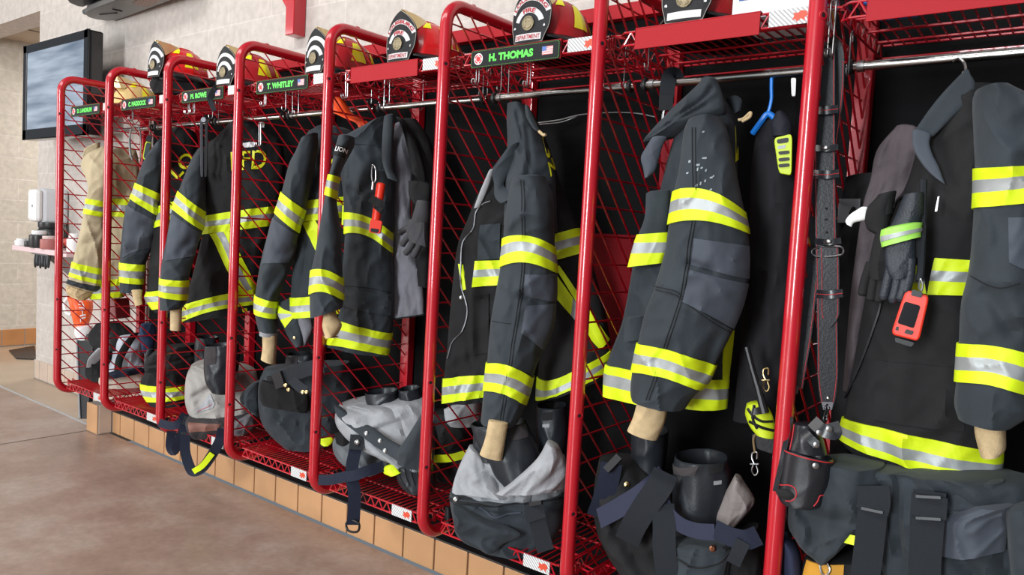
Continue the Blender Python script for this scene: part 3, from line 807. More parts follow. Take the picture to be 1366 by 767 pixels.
c.part('knit_cuff', cf, KNIT)
# ------------------------------------------------------------------ coat 7
c = Coat('dark turnout coat with white scuffs on its sleeve, near the blue hanger', (880, 586), .1, COATM)
bk = Garm([(935,110,955,108), (915,150,975,150), (897,190,982,182), (884,240,984,240), (872,290,982,290), (850,330,982,330), (840,380,982,380), (830,430,980,440), (815,470,975,480), (808,492,972,500), (806,528,968,545)], .17, .075, seed=32, fold=.009, creases=[(880,215,866,300,.015,-.012), (855,370,838,460,.02,-.01)])
bo = c.part('body', bk)
c.trim(bk, bo, (808,487), (972,505), (806,527), (967,545))
c.put(bk.patch([(966,446), (978,440), (977,510), (964,510)], .004, n=6), 'reflective_trim', TRIM, bo)
c.put(bk.word('L', [(980,179), (988,178), (987,217), (979,217)], .004), 'lettering', LETY, bo, smooth=False)
pk = Garm([(862,258,894,254), (860,290,892,288), (852,312,890,309), (846,330,889,330), (839,357,882,352)], .06, .02, seed=33, fold=.003, p=3)
po = c.part('chest_pocket', pk)
c.trim(pk, po, (852,313), (890,310), (840,356), (882,351))
pk2 = Garm([(834,425,866,420), (832,455,860,452)], .07, .02, seed=34, fold=.003)
c.part('cargo_pocket', pk2)
cl = Garm([(938,106,958,108), (915,128,966,134), (893,148,966,152), (862,182,948,160), (858,190,900,184)], .1, .035, seed=35, fold=.006, creases=[(948,118,900,155,.008,-.01), (940,140,890,165,.008,-.008)])
c.part('collar', cl)
fl = Garm([(870,183,890,184), (862,196,884,195), (855,210,879,212), (858,225,874,228), (860,238,866,236)], .05, .012, seed=36, fold=.003)
c.part('throat_flap', fl, COATG)
cl2 = Garm([(968,133,984,128), (974,142,990,134), (980,152,988,148)], .2, .012, seed=37, fold=.003)
c.part('collar', cl2)
c.put(MB().tube(cr([P(985,160,Y=.14), P(992,158,Y=.14), P(1001,150,Y=.14), P(1000,156,Y=.14), P(990,162,Y=.14)], 5), .004, 7), 'hang_loop', KNIT)
sl = Garm([(918,162,962,158), (912,178,972,180), (906,225,981,223), (899,257,991,272), (892,301,998.5,312), (887,335,1000,345), (874,381,996,388), (860,419,984,428), (851,458,958,480), (843.5,495,944,510), (841,522,926,528), (843,533,914,545)], .06, .085, seed=38, fold=.007,
          creases=[(920,352,948,362,.012,-.018), (955,452,940,500,.02,-.016), (910,408,950,425,.01,.006), (945,500,915,470,.03,.006)])
so = c.part('sleeve', sl)
c.trim(sl, so, (899,257), (993,283), (892,300), (999,312), tm=(926,251), bm_=(926,293))
c.trim(sl, so, (852,455), (951,488), (843.5,495), (936,520), tm=(886,466), bm_=(874,503))
c.put(sl.patch([(926,318), (998,328), (998,372), (922,353)], .0035), 'elbow_patch', COATG, so)
c.put(sl.patch([(921,360), (998,378), (978,438), (910,402)], .0035), 'elbow_patch', COATG, so)
for dx in (0, 4):
    c.put(sl.line([(924+dx,170), (925+dx,250), (924+dx,293), (918+dx,330), (908+dx,395), (890+dx,450), (874+dx,500), (862+dx,534)], .0012, .0035), 'seam', SEAM, so)
c.put(sl.line([(874,381), (900,388), (912,397), (950,425), (978,440)], .0012, .002), 'seam', SEAM, so)
c.put(sl.line([(875,386), (900,393), (912,402), (950,430), (974,444)], .0012, .002), 'seam', SEAM, so)
sc_ = MB(); rnd = random.Random(4)
for (x, y, w, h) in [(937,175,3,2), (929,219,5,2.5), (935,223,3,2), (937,210,6,2), (930,224,2,4), (941,226,2,3), (928,246,3,3), (934,243,2,4), (940,240,2,3), (947,236,4,2), (951,234,2,2), (916,230,3,2), (947,252,3,2), (919,214,3,3)]:
    sl.patch([(x,y), (x+w,y-.6), (x+w-.8,y+h), (x-.6,y+h)], .0012, n=2, mb=sc_)
c.put(sc_, 'scuff_marks', mat('white scuff', lin(150, 160, 164), .9), so)
cf = Garm([(851,532,891,543), (845,555,886,566), (837,573,877,586)], .06, .045, seed=39, fold=.004, p=2.4)
c.part('knit_cuff', cf, KNIT)
# ------------------------------------------------------------------ coat 8: right edge
c = Coat('dark turnout coat at the right edge with gloves and a red handheld device clipped on', (1220, 636), .15, COATM)
ln = Garm([(1196,168,1226,172), (1170,200,1236,205), (1161,240,1222,245), (1152,270,1206,274), (1144,320,1176,318), (1135,390,1160,390), (1128,470,1147,470), (1124,520,1139,520)], .2, .03, seed=40, fold=.01, ff=(8, 5))
c.part('lining', ln, mat('brown grey lining', lin(84, 76, 80), .8, 0, .2, bump=.7, bscale=90, var=.12, vscale=14, weave=True))
c.part('inner_panel', Garm([(1128,236,1190,230), (1118,300,1180,300), (1112,400,1160,400), (1110,500,1150,500), (1108,570,1150,570), (1106,610,1150,610)], .34, .03, seed=210, fold=.008), COATB)
bk = Garm([(1268,122,1345,118), (1240,150,1352,150), (1226,185,1355,185), (1214,232,1352,235), (1190,290,1350,300), (1165,350,1345,360), (1150,420,1342,430), (1138,490,1340,500), (1128,545,1338,560), (1123,588,1336,610), (1160,618,1333,636)], .19, .09, seed=41, fold=.01, creases=[(1185,400,1180,520,.03,-.012), (1255,200,1240,330,.03,-.012)])
bo = c.part('body', bk, COATB)
c.trim(bk, bo, (1126,557), (1331,604), (1121,588), (1333,636), tm=(1200,580), bm_=(1210,626))
c.put(bk.patch([(1247,344), (1293,347), (1285,394), (1237,393)], .006, stripes=1), 'reflective_trim', TRIM, bo)
c.put(bk.line([(1153,341), (1149,360), (1143,383)], .0022, .006), 'piping', YEL, bo)
c.put(bk.line([(1206,240), (1180,270), (1160,325), (1150,380), (1140,440), (1133,500)], .0035, .005), 'zipper', BLACKP, bo)
c.put(bk.patch([(1218,356), (1231,352), (1236,392), (1214,388)], .006, stripes=1, n=6), 'reflective_trim', TRIM, bo)
c.put(bk.patch([(1170,480), (1290,490), (1285,575), (1168,560)], .004), 'cargo_pocket', COATB, bo)
cl = Garm([(1288,93,1294,99), (1277,104,1301,113), (1258,124,1294,134), (1240,146,1272,156), (1222,172,1248,180), (1219,178,1238,184)], .1, .01, seed=42, fold=.003, p=4)
c.part('collar', cl)
cl = Garm([(1217,174,1242,180), (1217,190,1240,192), (1222,206,1244,206), (1234,224,1252,222), (1246,236,1258,238), (1256,243,1261,246)], .09, .008, seed=43, fold=.003, p=4)
c.part('collar', cl, COATG)
sl = Garm([(1300,126,1352,118), (1297,140,1385,138), (1299,190,1400,190), (1300.5,229,1404,218), (1299,279,1404,268), (1293,355,1402,360), (1282,405,1398,410), (1279,455,1388,476), (1275.5,507,1382,530), (1273,537,1375,552), (1278,556,1352,568)], .06, .09, seed=43, fold=.008,
          creases=[(1316,390,1350,440,.018,-.02), (1302,420,1330,500,.03,-.01), (1320,385,1366,360,.03,.008)])
so = c.part('sleeve', sl)
c.trim(sl, so, (1300.5,229), (1404,218), (1299,279), (1404,268), tm=(1352,222), bm_=(1352,273))
c.trim(sl, so, (1279,455), (1388,476), (1275.5,507), (1382,530), tm=(1330,462), bm_=(1330,516))
c.put(sl.patch([(1345,290), (1400,292), (1398,372), (1346,350)], .0035), 'elbow_patch', COATG, so)
c.put(sl.line([(1296,368), (1330,384), (1360,378)], .0012, .002), 'seam', SEAM, so)
cf = Garm([(1299,553,1342,563), (1300,575,1342,580), (1303,590,1342,598), (1308,608,1336,605)], .07, .045, seed=44, fold=.01)
c.part('knit_cuff', cf, KNIT)

m = MB(); m.tube(cr([P(1272,82,Y=.235), P(1279,78,Y=.225), P(1286,84,Y=.22), P(1288,94,Y=.2), P(1284,97,Y=.2)], 6), .0035, 8)
c.put(m, 'hang_ring', STEEL)
# ------------------------------------------------------------------ helmets
HRED = mat('red helmet shell', lin(214, 26, 30), .3, 0, .5, coat=.4)
HRED2 = mat('dull red helmet shell', lin(172, 28, 36), .45, 0, .4, coat=.1, var=.1, vscale=12)
HTAN = mat('tan helmet shell', lin(214, 184, 122), .5, 0, .4)
REFY = mat('yellow reflector', lin(244, 240, 10), .35)
SHB = mat('black shield leather', (.009, .009, .011), .5, 0, .25, bump=.15, bscale=160)
WHL = mat('white leather band', lin(204, 202, 202), .5)
RLET = mat('red letters', lin(160, 16, 34), .5)
MEDAL = mat('aged medallion', lin(150, 138, 112), .45, .7, bump=.6, bscale=160)
def helmet_parts(root, shell, shield=True):
    o = WORLD[root.name]
    cy = .02
    def dome(a, e, off=0.):
        """a: bearing, 0 = front; e: 0 rim .. 1 crown"""
        ph = e*PI/2
        rid = 0.
        for k in range(8):
            d = (a - k*PI/4 + PI) % (2*PI) - PI
            rid += math.exp(-(d*math.cos(ph)/.07)**2)
        rid = .003*rid*math.cos(ph)**.5 if e < .97 else 0
        rx, ry, rz = .102 + off + rid, .134 + off + rid, .138 + off
        cs = math.cos(ph)**.85
        return o + Vector((math.sin(a)*rx*cs, cy - math.cos(a)*ry*cs, .034 + rz*math.sin(ph)))
    sh = MB()
    sh.grid([[dome(2*PI*k/96, j/18*.995) for k in range(96)] for j in range(19)], True, 0, False, True)
    so = sh.build('shell', shell, root, auto=60)
    br = MB()
    def brim(a, t, dz=0.):
        fr = (1 - math.cos(a))/2
        ext = .026 + .05*fr**1.5
        rx, ry = .098 + t*(ext*.75 + .006), .13 + t*ext
        drop = -.012*t - .03*fr*t*t + .006*math.cos(2*a)*t
        return o + Vector((math.sin(a)*rx, cy - math.cos(a)*ry, .04 + drop + dz))
    n = 64
    br.grid([[brim(2*PI*k/n, 0, .002) for k in range(n)]] + [[brim(2*PI*k/n, t) for k in range(n)] for t in (.15, .5, .85, 1.)] +
            [[brim(2*PI*k/n, 1., -.006) for k in range(n)]] + [[brim(2*PI*k/n, t, -.006) for k in range(n)] for t in (.5, 0)], True)
    br.build('brim', BLACKP if shell is not HTAN else shell, root, auto=60)
    sk = MB(); sk.grid([[o + Vector((math.sin(a)*.088*q, cy - math.cos(a)*.115*q, h)) for a in [2*PI*k/32 for k in range(32)]] for q, h in ((1, .036), (1.02, .018), (1.0, .001), (.9, .0))], True)
    sk.build('ear_flap', BLACKP, root)
    for (a0, a1, b0, b1, e0, e1) in [(sg*.62, sg*.98, sg*.7, sg*.93, .52, .74) for sg in (1, -1)] + [(sg*1.24, sg*1.8, sg*1.36, sg*1.66, .16, .6) for sg in (1, -1)] + [(sg*2.1, sg*2.55, sg*2.2, sg*2.5, .22, .52) for sg in (1, -1)]:
        p = MB(); rows = []
        for j in range(9):
            t = j/8; rows.append([dome((a0+(a1-a0)*i/8)*(1-t) + (b0+(b1-b0)*i/8)*t, e0 + (e1-e0)*t, .0022) for i in range(9)])
        p.grid(rows); p.build('reflector', REFY, so)
    cr_ = MB(); cr_.tube([dome(0, .93, .004)] + [dome(0, e, .004) for e in (.96, .985)] + [dome(PI, e, .004) for e in (.96, .9, .8)], .006, 8)
    cr_.lathe([(.016, .0), (.014, .006), (.008, .008)], o + Vector((0, cy, .168)), (0, 0, 1), 14)
    cr_.build('crest', shell, so)
    hd = MB(); hy = -.118  # brass holder from the crown forward to the shield's tip
    hd.grid([[o + Vector((x*w, y, z)) for x in (-1, -.5, 0, .5, 1)] for y, z, w in ((.0, .176, .012), (-.03, .181, .018), (-.07, .183, .02), (hy + .004, .184, .014))])
    hd.grid([[o + Vector((x*w, y, z - .004)) for x in (-1, -.5, 0, .5, 1)] for y, z, w in ((.0, .174, .012), (-.03, .168, .02), (-.07, .158, .024), (hy + .006, .15, .03))])
    hd = MB()
    zs_ = lambda y: .03 + .138*math.sqrt(max(0, 1 - ((y - .02)/.136)**2))
    hd.grid([[o + Vector((-w2, y, max(.12, zs_(y)))), o + Vector((-w1, y, zt)), o + Vector((w1, y, zt)), o + Vector((w2, y, max(.12, zs_(y))))] for y, zt, w1, w2 in
             ((hy + .002, .186, .008, .034), (-.09, .187, .01, .036), (-.05, .184, .01, .034), (-.01, .177, .008, .02))], True, 0, True, True)
    hd.tube([o + Vector((0, hy - .007, .162)), o + Vector((0, hy - .007, .187)), o + Vector((0, hy + .02, .187))], .004, 8)
    ho = hd.build('shield_holder', mat('gilt holder', (.66, .52, .28), .3, 1, bump=.25, bscale=60), root)
    if not shield: return
    half = [(0, .178), (.02, .168), (.045, .15), (.066, .126), (.075, .1), (.0755, .07), (.072, .045), (.064, .025), (.058, .008), (.056, 0)]
    def sp(x, z, off=0.):
        y = hy - .02 + .012*(z/.178)**1 + 2.6*x*x
        return o + Vector((x*(1 - .02), y - off - .004, z + .006))
    prof = cr([(x, z, 0) for x, z in half], 4)
    s_ = MB()
    cols = 14
    fr = [[sp(q.x*(2*i/cols - 1), q.y, 0) for i in range(cols + 1)] for q in prof]
    bk = [[sp(q.x*(2*i/cols - 1), q.y, -.0045) for i in range(cols + 1)] for q in prof]
    s_.grid([f + list(reversed(b)) for f, b in zip(fr, bk)], True, 0, True, True)
    sho = s_.build('front_shield', SHB, root, auto=50)
    ed = MB(); ed.tube([sp(q.x*.985, q.y, .0008) for q in prof] + [sp(-q.x*.985, q.y, .0008) for q in reversed(prof)], .001, 6)
    ed.build('edging', mat('pale edge', lin(150, 146, 140), .5), sho)
    def arc(cz, r0, r1, a0, a1, txt, th):
        b_ = MB(); n = 20
        b_.grid([[sp(math.cos(a0 + (a1-a0)*k/n)*r, cz + math.sin(a0 + (a1-a0)*k/n)*r, of) for k in range(n+1)] for r, of in ((r0, 0), (r0, .0018), (r1, .0018), (r1, 0))])
        bo = b_.build('lettered_band', WHL, sho)
        w_ = MB(); k0, k1 = th
        word(w_, txt, lambda s, t: sp(math.cos(k0 + (k1-k0)*s)*(r0 + (r1-r0)*(.1 + .8*t)), cz + math.sin(k0 + (k1-k0)*s)*(r0 + (r1-r0)*(.1 + .8*t)), .0026), 0, .06)
        w_.build('lettering', RLET, bo, smooth=False)
    arc(.062, .067, .083, PI*.86, PI*.14, 'LOUISBURG', (PI*.82, PI*.18))
    arc(.05, .041, .058, PI*.9, PI*.1, 'FIRE', (PI*.66, PI*.34))
    b_ = MB(); b_.grid([[sp(x, z, of) for x in (-.05, -.025, 0, .025, .05)] for z, of in ((.006, 0), (.006, .0018), (.026, .0018), (.026, 0))])
    bo = b_.build('lettered_band', WHL, sho)
    w_ = MB(); word(w_, 'DEPARTMENT', lambda s, t: sp(-.047 + .094*s, .0085 + .014*t, .0026), 0, .02); w_.build('lettering', RLET, bo, smooth=False)
    m_ = MB(); c = sp(0, .058, .001); m_.lathe([(.0225, 0), (.0225, .003), (.019, .0045), (.017, .003), (.012, .0045), (.006, .003)], c, (0, -1, 0), 28)
    for k in range(4):
        an = PI/4 + k*PI/2; m_.ball(c + Vector((math.cos(an)*.0125, -.003, math.sin(an)*.0125)), (.005, .0025, .005), 8)
    m_.build('medallion', MEDAL, sho)
    for x in (-.058, .058): MB().lathe([(.0045, 0), (.004, .0025), (.001, .0035)], sp(x, .048, .0), (0, -1, 0), 12).build('rivet', STEEL, sho)
HZ = USZ + .003
hm = thing('fire_helmet', 'bright red helmet on the shelf with the blank holder, single gilt-topped black shield', 'helmet', (2.80, .155, HZ), 'helmets on the top shelves')
hm['label'] = 'bright red fire helmet with gilt holder, left of the nearest black name sign'
helmet_parts(hm, HRED)
h6 = thing('fire_helmet', 'red fire helmet directly above the nearest black name sign', 'helmet', (3.385, .155, HZ), 'helmets on the top shelves'); helmet_parts(h6, HRED2)
dup(h6, (2.315, .16, HZ), 'dull red fire helmet above the fourth black name sign', rz=-.05)
dup(h6, (3.905, .16, HZ), 'red fire helmet cut off by the top of the photo, left of the cardboard box', rz=.03)
dup(h6, (1.655, .16, HZ), 'dull red fire helmet directly above the third black name sign', rz=.04)
hb = thing('folded_hood', 'black folded hood under the highest red helmet', 'hood', (1.02, .2, HZ))
g = Garm([(203,105,292,108), (200,114,296,118), (206,126,290,130)], .2, .09, seed=60, fold=.012, p=2.5)
g.mesh(bottom='cap').build('fabric', COATB, hb)
dup(hm, (1.03, .155, 2.03), 'bright red fire helmet raised on a black hood above the second name sign', rz=.02)
ht = thing('fire_helmet', 'tan fire helmet with yellow reflectors on the farthest left shelf', 'helmet', (.3, .27, HZ), 'helmets on the top shelves')
helmet_parts(ht, HTAN, False); ht.rotation_euler = (0, 0, .3)
# ------------------------------------------------------------------ name signs and hooks
SGB = mat('dark sign leather', lin(24, 26, 28), .65, 0, .25, bump=.15, bscale=300)
STIT = mat('green stitching', lin(110, 180, 70), .6)
FLR = mat('flag red', lin(205, 90, 96), .5); FLB = mat('flag blue', lin(80, 110, 175), .5)
def sign(i, txt, label):
    X0 = i*BW + .106; z0, z1 = USZ - .0535, USZ + .0035; y = .0165
    x0, x1 = X0 + .001, X0 + .357
    t = thing('name_sign', label, 'sign', (X0 + .179, y, z0), 'black name signs')
    r = .008
    def rr(m, yy, rd):
        out = []
        for cx, cz, a in ((x1-m-rd, z1-m-rd, 0), (x0+m+rd, z1-m-rd, 90), (x0+m+rd, z0+m+rd, 180), (x1-m-rd, z0+m+rd, 270)):
            for k in range(5): out.append(Vector((cx + rd*math.cos(math.radians(a + 22.5*k)), yy, cz + rd*math.sin(math.radians(a + 22.5*k)))))
        return out
    MB().prism(rr(0, y, r), (0, -.003, 0)).build('plate', SGB, t, smooth=False)
    st = MB(); lp = rr(.0032, y - .0034, r - .002); lp = lp + [lp[0]]
    acc = 0
    for a, b in zip(lp[:-1], lp[1:]):
        L_ = (b - a).length; k = 0.
        while k < L_ - .001:
            e = min(k + .0042, L_)
            st.tube([a.lerp(b, k/L_), a.lerp(b, e/L_)], .0006, 4); k += .0066
    so = st.build('stitching', STIT, t); so['kind'] = 'stuff'
    zc = (z0 + z1)/2
    e = MB(); c = Vector((x0 + .033, y - .003, zc))
    e.lathe([(.0185, 0), (.0185, .0008)], c, (0, -1, 0), 24, 0)
    eo = e.build('emblem', WHITE, t)
    q = MB(); q.lathe([(.0085, .001), (.0085, .0018)], c, (0, -1, 0), 20)
    for k in range(4):
        a0 = PI/4 + k*PI/2 - PI/4 + .2; a1 = a0 + PI/2 - .4
        pts = [(math.cos(a0 + (a1-a0)*j/5)*.0155, math.sin(a0 + (a1-a0)*j/5)*.0155) for j in range(6)] + [(math.cos(a1 - (a1-a0)*j/5)*.011, math.sin(a1 - (a1-a0)*j/5)*.011) for j in range(6)]
        q.prism([c + Vector((u, -.001, v)) for u, v in pts], (0, -.0006, 0))
    q.build('emblem_cross', mat('emblem bright red', lin(205, 36, 44), .5), eo, smooth=False)
    w_ = MB(); tw = .0275*len(txt)*.72; lx = x0 + .078; wd = min(.185, tw)
    word(w_, txt, lambda s, t_: Vector((lx + wd*s, y - .0036, zc - .0125 + .025*t_)), 0, .07)
    w_.build('lettering', LETG, t, smooth=False)
    f = MB(); fx = x1 - .065; f.box((fx, y - .0038, zc - .0125), (fx + .04, y - .003, zc + .0125), 0)
    fo = f.build('flag', WHITE, t, smooth=False)
    s_ = MB()
    for k in range(7): s_.box((fx, y - .0044, zc - .0125 + k*.025/6.5), (fx + .04, y - .0038, zc - .0125 + (k + .5)*.025/6.5))
    s_.build('stripes', FLR, fo, smooth=False)
    MB().box((fx, y - .005, zc - .001), (fx + .016, y - .0044, zc + .0125)).build('canton', FLB, fo, smooth=False)
sign(0, 'D. LANDRUM', 'leftmost of the five black name signs')
sign(1, 'C. MADDOCK', 'second of the five black name signs from the left')
sign(2, 'M. ROWE', 'third of the five black name signs from the left, a black strap hanging over it')
sign(3, 'T. WHITLEY', 'fourth of the five black name signs from the left')
sign(5, 'H. THOMAS', 'rightmost and largest-looking of the five black name signs')
def ribbon(mb, pts, w, t=.003, mi=0, sub=6, side=None):
    """webbing through photo points (x, y, depth); w in metres"""
    q = cr([P(x, y, Y=Y) for x, y, Y in pts], sub); n = len(q)
    def sd(i):
        if side is not None: return side
        T = q[min(i+1, n-1)] - q[max(i-1, 0)]
        return T.cross(q[i] - CAM)
    return mb.strap(q, w, t, sd, mi)
st = MB(); ribbon(st, [(292,112,.06), (287,117,.008), (283,124,.004), (280,132,.004), (283,141,.004), (286,148,.006)], .022)
tag(st.build('loose_strap', WEB), 'black strap end hanging over the third name sign', 'strap')
# steel wire hooks hung on the top shelf
def hook_mb(o, h=.1, dbl=True):
    m = MB()
    for dx in ((-.006, .006) if dbl else (0,)):
        p = [(dx, .012, -.012), (dx, .012, .004), (dx, .004, .012), (dx, -.004, .004), (dx, -.004, -.02), (dx, -.002, -h + .02), (dx, -.004, -h + .008), (dx, -.012, -h), (dx, -.022, -h + .006), (dx, -.024, -h + .018)]
        m.tube([o + q for q in cr(p, 5)], .0019, 7)
    if dbl: m.tube([o + Vector((dx, -.024, -h + .018)) for dx in (-.006, .006)], .0019, 7)
    return m
HOOKS = [  # photo place of the hook top, depth, label
 (638, 97, .05, 'double wire hook at the left end of the nearest name sign'),
 (707, 88, .09, 'double wire hook holding up the zipped coat below the nearest name sign'),
 (464, 97, .06, 'double wire hook under the blank card holder above the orange strap'),
 (355, 116, .05, 'double wire hook under the left end of the fourth name sign'),
 (253, 130, .05, 'double wire hook under the left end of the third name sign'),
 (260, 129, .05, 'double wire hook carrying the black-handled wrench under the third name sign'),
 (148, 150, .04, 'short double wire hook just right of the second divider'),
 (178, 143, .06, 'double wire hook carrying the steel clip under the second name sign'),
]
for k, (x, y, Yd, lab) in enumerate(HOOKS):
    q = P(x, y, Y=Yd); q.z = USZ - .002
    o = hook_mb(q, .115 if k == 1 else .1).build('wire_hook', STEEL); tag(o, lab, 'hook', 'wire hooks under the top shelves')
SINGLE = [(383,108,.2,'left of three thin wire hooks behind the fourth name sign'), (392,108,.24,'middle of three thin wire hooks behind the fourth name sign'), (400,106,.2,'right of three thin wire hooks behind the fourth name sign'),
 (497,110,.25,'leftmost thin wire hook above the grey quilted lining'), (507,110,.3,'second thin wire hook above the grey quilted lining'), (514,108,.22,'third thin wire hook above the grey quilted lining'), (521,108,.26,'fourth thin wire hook above the grey quilted lining'),
 (646,98,.22,'left thin wire hook in the row behind the nearest name sign'), (652,98,.26,'second thin wire hook in the row behind the nearest name sign'), (670,96,.22,'third thin wire hook in the row behind the nearest name sign'), (680,96,.28,'fourth thin wire hook in the row behind the nearest name sign'),
 (566,103,.3,'thin wire hook beside the rear post above the coat lining'),
 (285,122,.22,'thin wire hook behind the third name sign, left of two'), (293,122,.26,'thin wire hook behind the third name sign, right of two'),
 (836,60,.2,'thin wire hook just right of the nearest coat divider, left of two'), (867,60,.12,'thin wire hook right of two, left of the black buckled strap')]
for k, (x, y, Yd, lab) in enumerate(SINGLE):
    q = P(x, y, Y=Yd); q.z = USZ - .002
    o = hook_mb(q, .09 + .012*(k % 3), False).build('wire_hook', STEEL); tag(o, lab, 'hook', 'wire hooks under the top shelves')

o = hook_mb(P(348, 166, Y=.09), .1).build('wire_hook', STEEL); tag(o, 'double wire hook hanging in front of the LFD coat, below the fourth name sign', 'hook', 'wire hooks under the top shelves')
# ------------------------------------------------------------------ trousers folded over boots on the bottom shelves
def on_shelf(x, y, z=.329): return P(x, y, Z=z).y
def openmesh(g, depth=.12, wall=.1, **k):
    """a cloth or leather tube, open at the top"""
    m = g.mesh(bottom='cap', **k)
    # replace the domed top by a rim that turns inward
    cs = [(-math.cos(PI*i/30), 1) for i in range(30)] + [(math.cos(PI*i/14), -1) for i in range(14)]
    top = [g.S(c, 0, s) for c, s in cs]; ct = sum(top, Vector())/len(top)
    mb = MB(); seg = 7; nv = (g.n - 1)*seg
    dn = Vector((0, 0, -1))
    rows = [[q + (ct - q)*wall*1.3 + dn*depth for q in top], [q + (ct - q)*wall*1.2 + dn*depth*.4 for q in top], [q + (ct - q)*wall + dn*.006 for q in top], [q + (ct - q)*wall*.5 - dn*.003 for q in top]]
    for j in range(nv + 1): rows.append([g.S(c, j/seg, s) for c, s in cs])
    mb.grid(rows, True, 0, True, True)
    return mb
def boot(label, rows, Y, b, seed, handle=None, tab=None, suede=None, rimY=None):
    g = Garm(rows, Y, b, face=.1, seed=seed, fold=.004, p=2.2, back=1.)
    lo = min(g.S(c, g.n - 1, s).z for c in (-1, 0, 1) for s in (1, -1))
    m = g.frame(g.n - 1); ctr = (m[0] + m[1])/2
    t = thing('fire_boot', label, 'boot', (ctr.x, ctr.y, lo), 'boots on the bottom shelves')
    so = openmesh(g).build('shaft', BOOT, t)
    if suede: g.patch(suede, .003).build('top_panel', BOOTG, so)
    if handle: g.patch(handle, .0016).build('pull_hole', SEAM, so)
    if tab: g.patch(tab, .002, n=3).build('size_tab', LINER, so, smooth=False)
    return t, g
def trousers(label, base, z=.329, group='folded turnout trousers on the bottom shelves'):
    w = P(*base, Z=z); return thing('turnout_trousers', label, 'trousers', w, group)
def part(root, name, g, m, **k): return g.mesh(**k).build(name, m, root)

# bay 1 and 2, far left
t = trousers('black trousers heap at the far left, under the tan coat', (135,507))
part(t, 'leg', Garm([(128,432,160,428), (118,446,176,440), (120,458,182,452), (126,466,180,466)], .22, .07, seed=70, fold=.014), COATB, bottom='cap')
part(t, 'leg', Garm([(128,464,150,462), (116,480,150,480), (114,500,148,500), (122,508,146,508)], .17, .05, seed=71, fold=.012), COATB, bottom='cap')
g = Garm([(131,464,137,466), (118,478,136,476), (115,490,124,490)], .12, .012, seed=72, fold=.003); part(t, 'reflective_trim', g, LINER)
t = trousers('pale grey-lined trousers heap seen through the second divider', (190,515))
lb = mat('pale blue grey liner', lin(176, 182, 192), .7, 0, .3, bump=.5, bscale=120, weave=True)
part(t, 'liner', Garm([(160,448,188,446), (152,465,192,462), (148,482,190,480), (138,496,196,492), (134,504,194,502)], .27, .06, seed=73, fold=.012), lb, bottom='cap')
part(t, 'waistband', Garm([(176,444,186,444), (162,462,174,462), (154,480,164,482), (152,496,162,498)], .19, .012, seed=74, fold=.004), COATB)
g = Garm([(132,504,194,494), (132,511,192,505), (136,517,188,516)], .2, .05, seed=75, fold=.006, p=2.6); part(t, 'cuff', g, mat('oatmeal cloth', lin(206, 194, 178), .8), bottom='cap')
part(t, 'hem_binding', Garm([(134,502,194,491), (134,506,194,496)], .17, .055, seed=76, fold=.006), NAVY)
gl = tag(Garm([(188,432,206,432), (186,444,208,444), (188,460,206,460), (190,470,204,470)], .3, .04, seed=77, fold=.01).mesh(bottom='cap').build('work_glove', mat('blue knit', lin(36, 58, 92), .85)), 'dark blue glove tucked in the second bay above the pale trousers', 'glove')
# red box and chrome clip parts inside bay 2 hang behind the cuffs
bx = thing('hand_lamp', 'dark red box lamp hanging behind the tan cuff in the second bay', 'lamp', P(158, 432, Y=.3), None)
q0, q1 = P(150, 396, Y=.3), P(164, 428, Y=.3)
MB().obox((q0 + q1)/2, (.045, .01, .01), (-.01, .05, 0), (-.012, 0, .06)).build('housing', mat('dark red plastic', lin(120, 34, 36), .4), bx, bevel=.006, smooth=False)
MB().tube(cr([P(150, 392, Y=.27), P(152, 380, Y=.28), P(160, 378, Y=.29), P(164, 392, Y=.3)], 5), .006, 8).build('handle', BLACKP, bx)
# bay 3: dark bag with a reflective band, and the grey-lined trousers with boots
t = trousers('black trousers with one lime and silver band, left of the folded grey-lined pair', (215,545))
part(t, 'leg', Garm([(214,462,262,458), (198,476,266,470), (192,490,262,486), (196,500,256,500), (204,506,250,506)], .2, .08, seed=78, fold=.012, creases=[(200,488,258,476,.01,-.01)]), COATB, bottom='cap')
g = Garm([(194,496,254,494), (188,508,252,508), (190,524,250,528), (200,540,246,540)], .18, .08, seed=79, fold=.01); lo_ = part(t, 'leg', g, COATB, bottom='cap')
g.band((190,513), (250,513), (192,533), (248,531)).build('reflective_trim', TRIM, lo_)
g = Garm([(196,466,206,466), (192,480,205,480), (196,493,206,493)], .13, .025, seed=80, fold=.004); part(t, 'knee_pad', g, BOOT, bottom='cap')
t = trousers('grey-lined trousers around two black boots, navy strap looping off the shelf', (290,590))
lt = mat('warm grey liner', lin(156, 152, 148), .75, 0, .3, bump=.6, bscale=120, weave=True)
g = Garm([(256,486,276,480), (250,498,310,482), (247,515,338,490), (247,535,344,505), (252,552,346,525), (262,560,344,545)], .17, .1, seed=81, fold=.014, ff=(7, 4), creases=[(258,530,300,500,.012,-.014), (262,540,280,495,.01,-.01), (320,500,345,520,.01,-.012)])
lo_ = part(t, 'liner', g, lt, bottom='cap')
g.patch([(281,525), (287,538), (284,544), (259,552)], .004).build('label_panel', LINER, lo_)
g.line([(264,549), (276,543), (283,539)], .0012, .005).build('stitching', RTHR, lo_)
g = Garm([(254,551,300,552), (248,562,340,548), (250,574,342,560), (256,582,330,575)], .12, .09, seed=82, fold=.008, p=2.4)
wo = part(t, 'waistband', g, mat('brown black cloth', lin(58, 54, 56), .8, 0, .3, bump=.4, bscale=600), bottom='cap')
g.patch([(252,563), (294,566), (290,574), (253,576)], .003).build('leather_patch', mat('brown leather', lin(120, 78, 66), .6), wo)
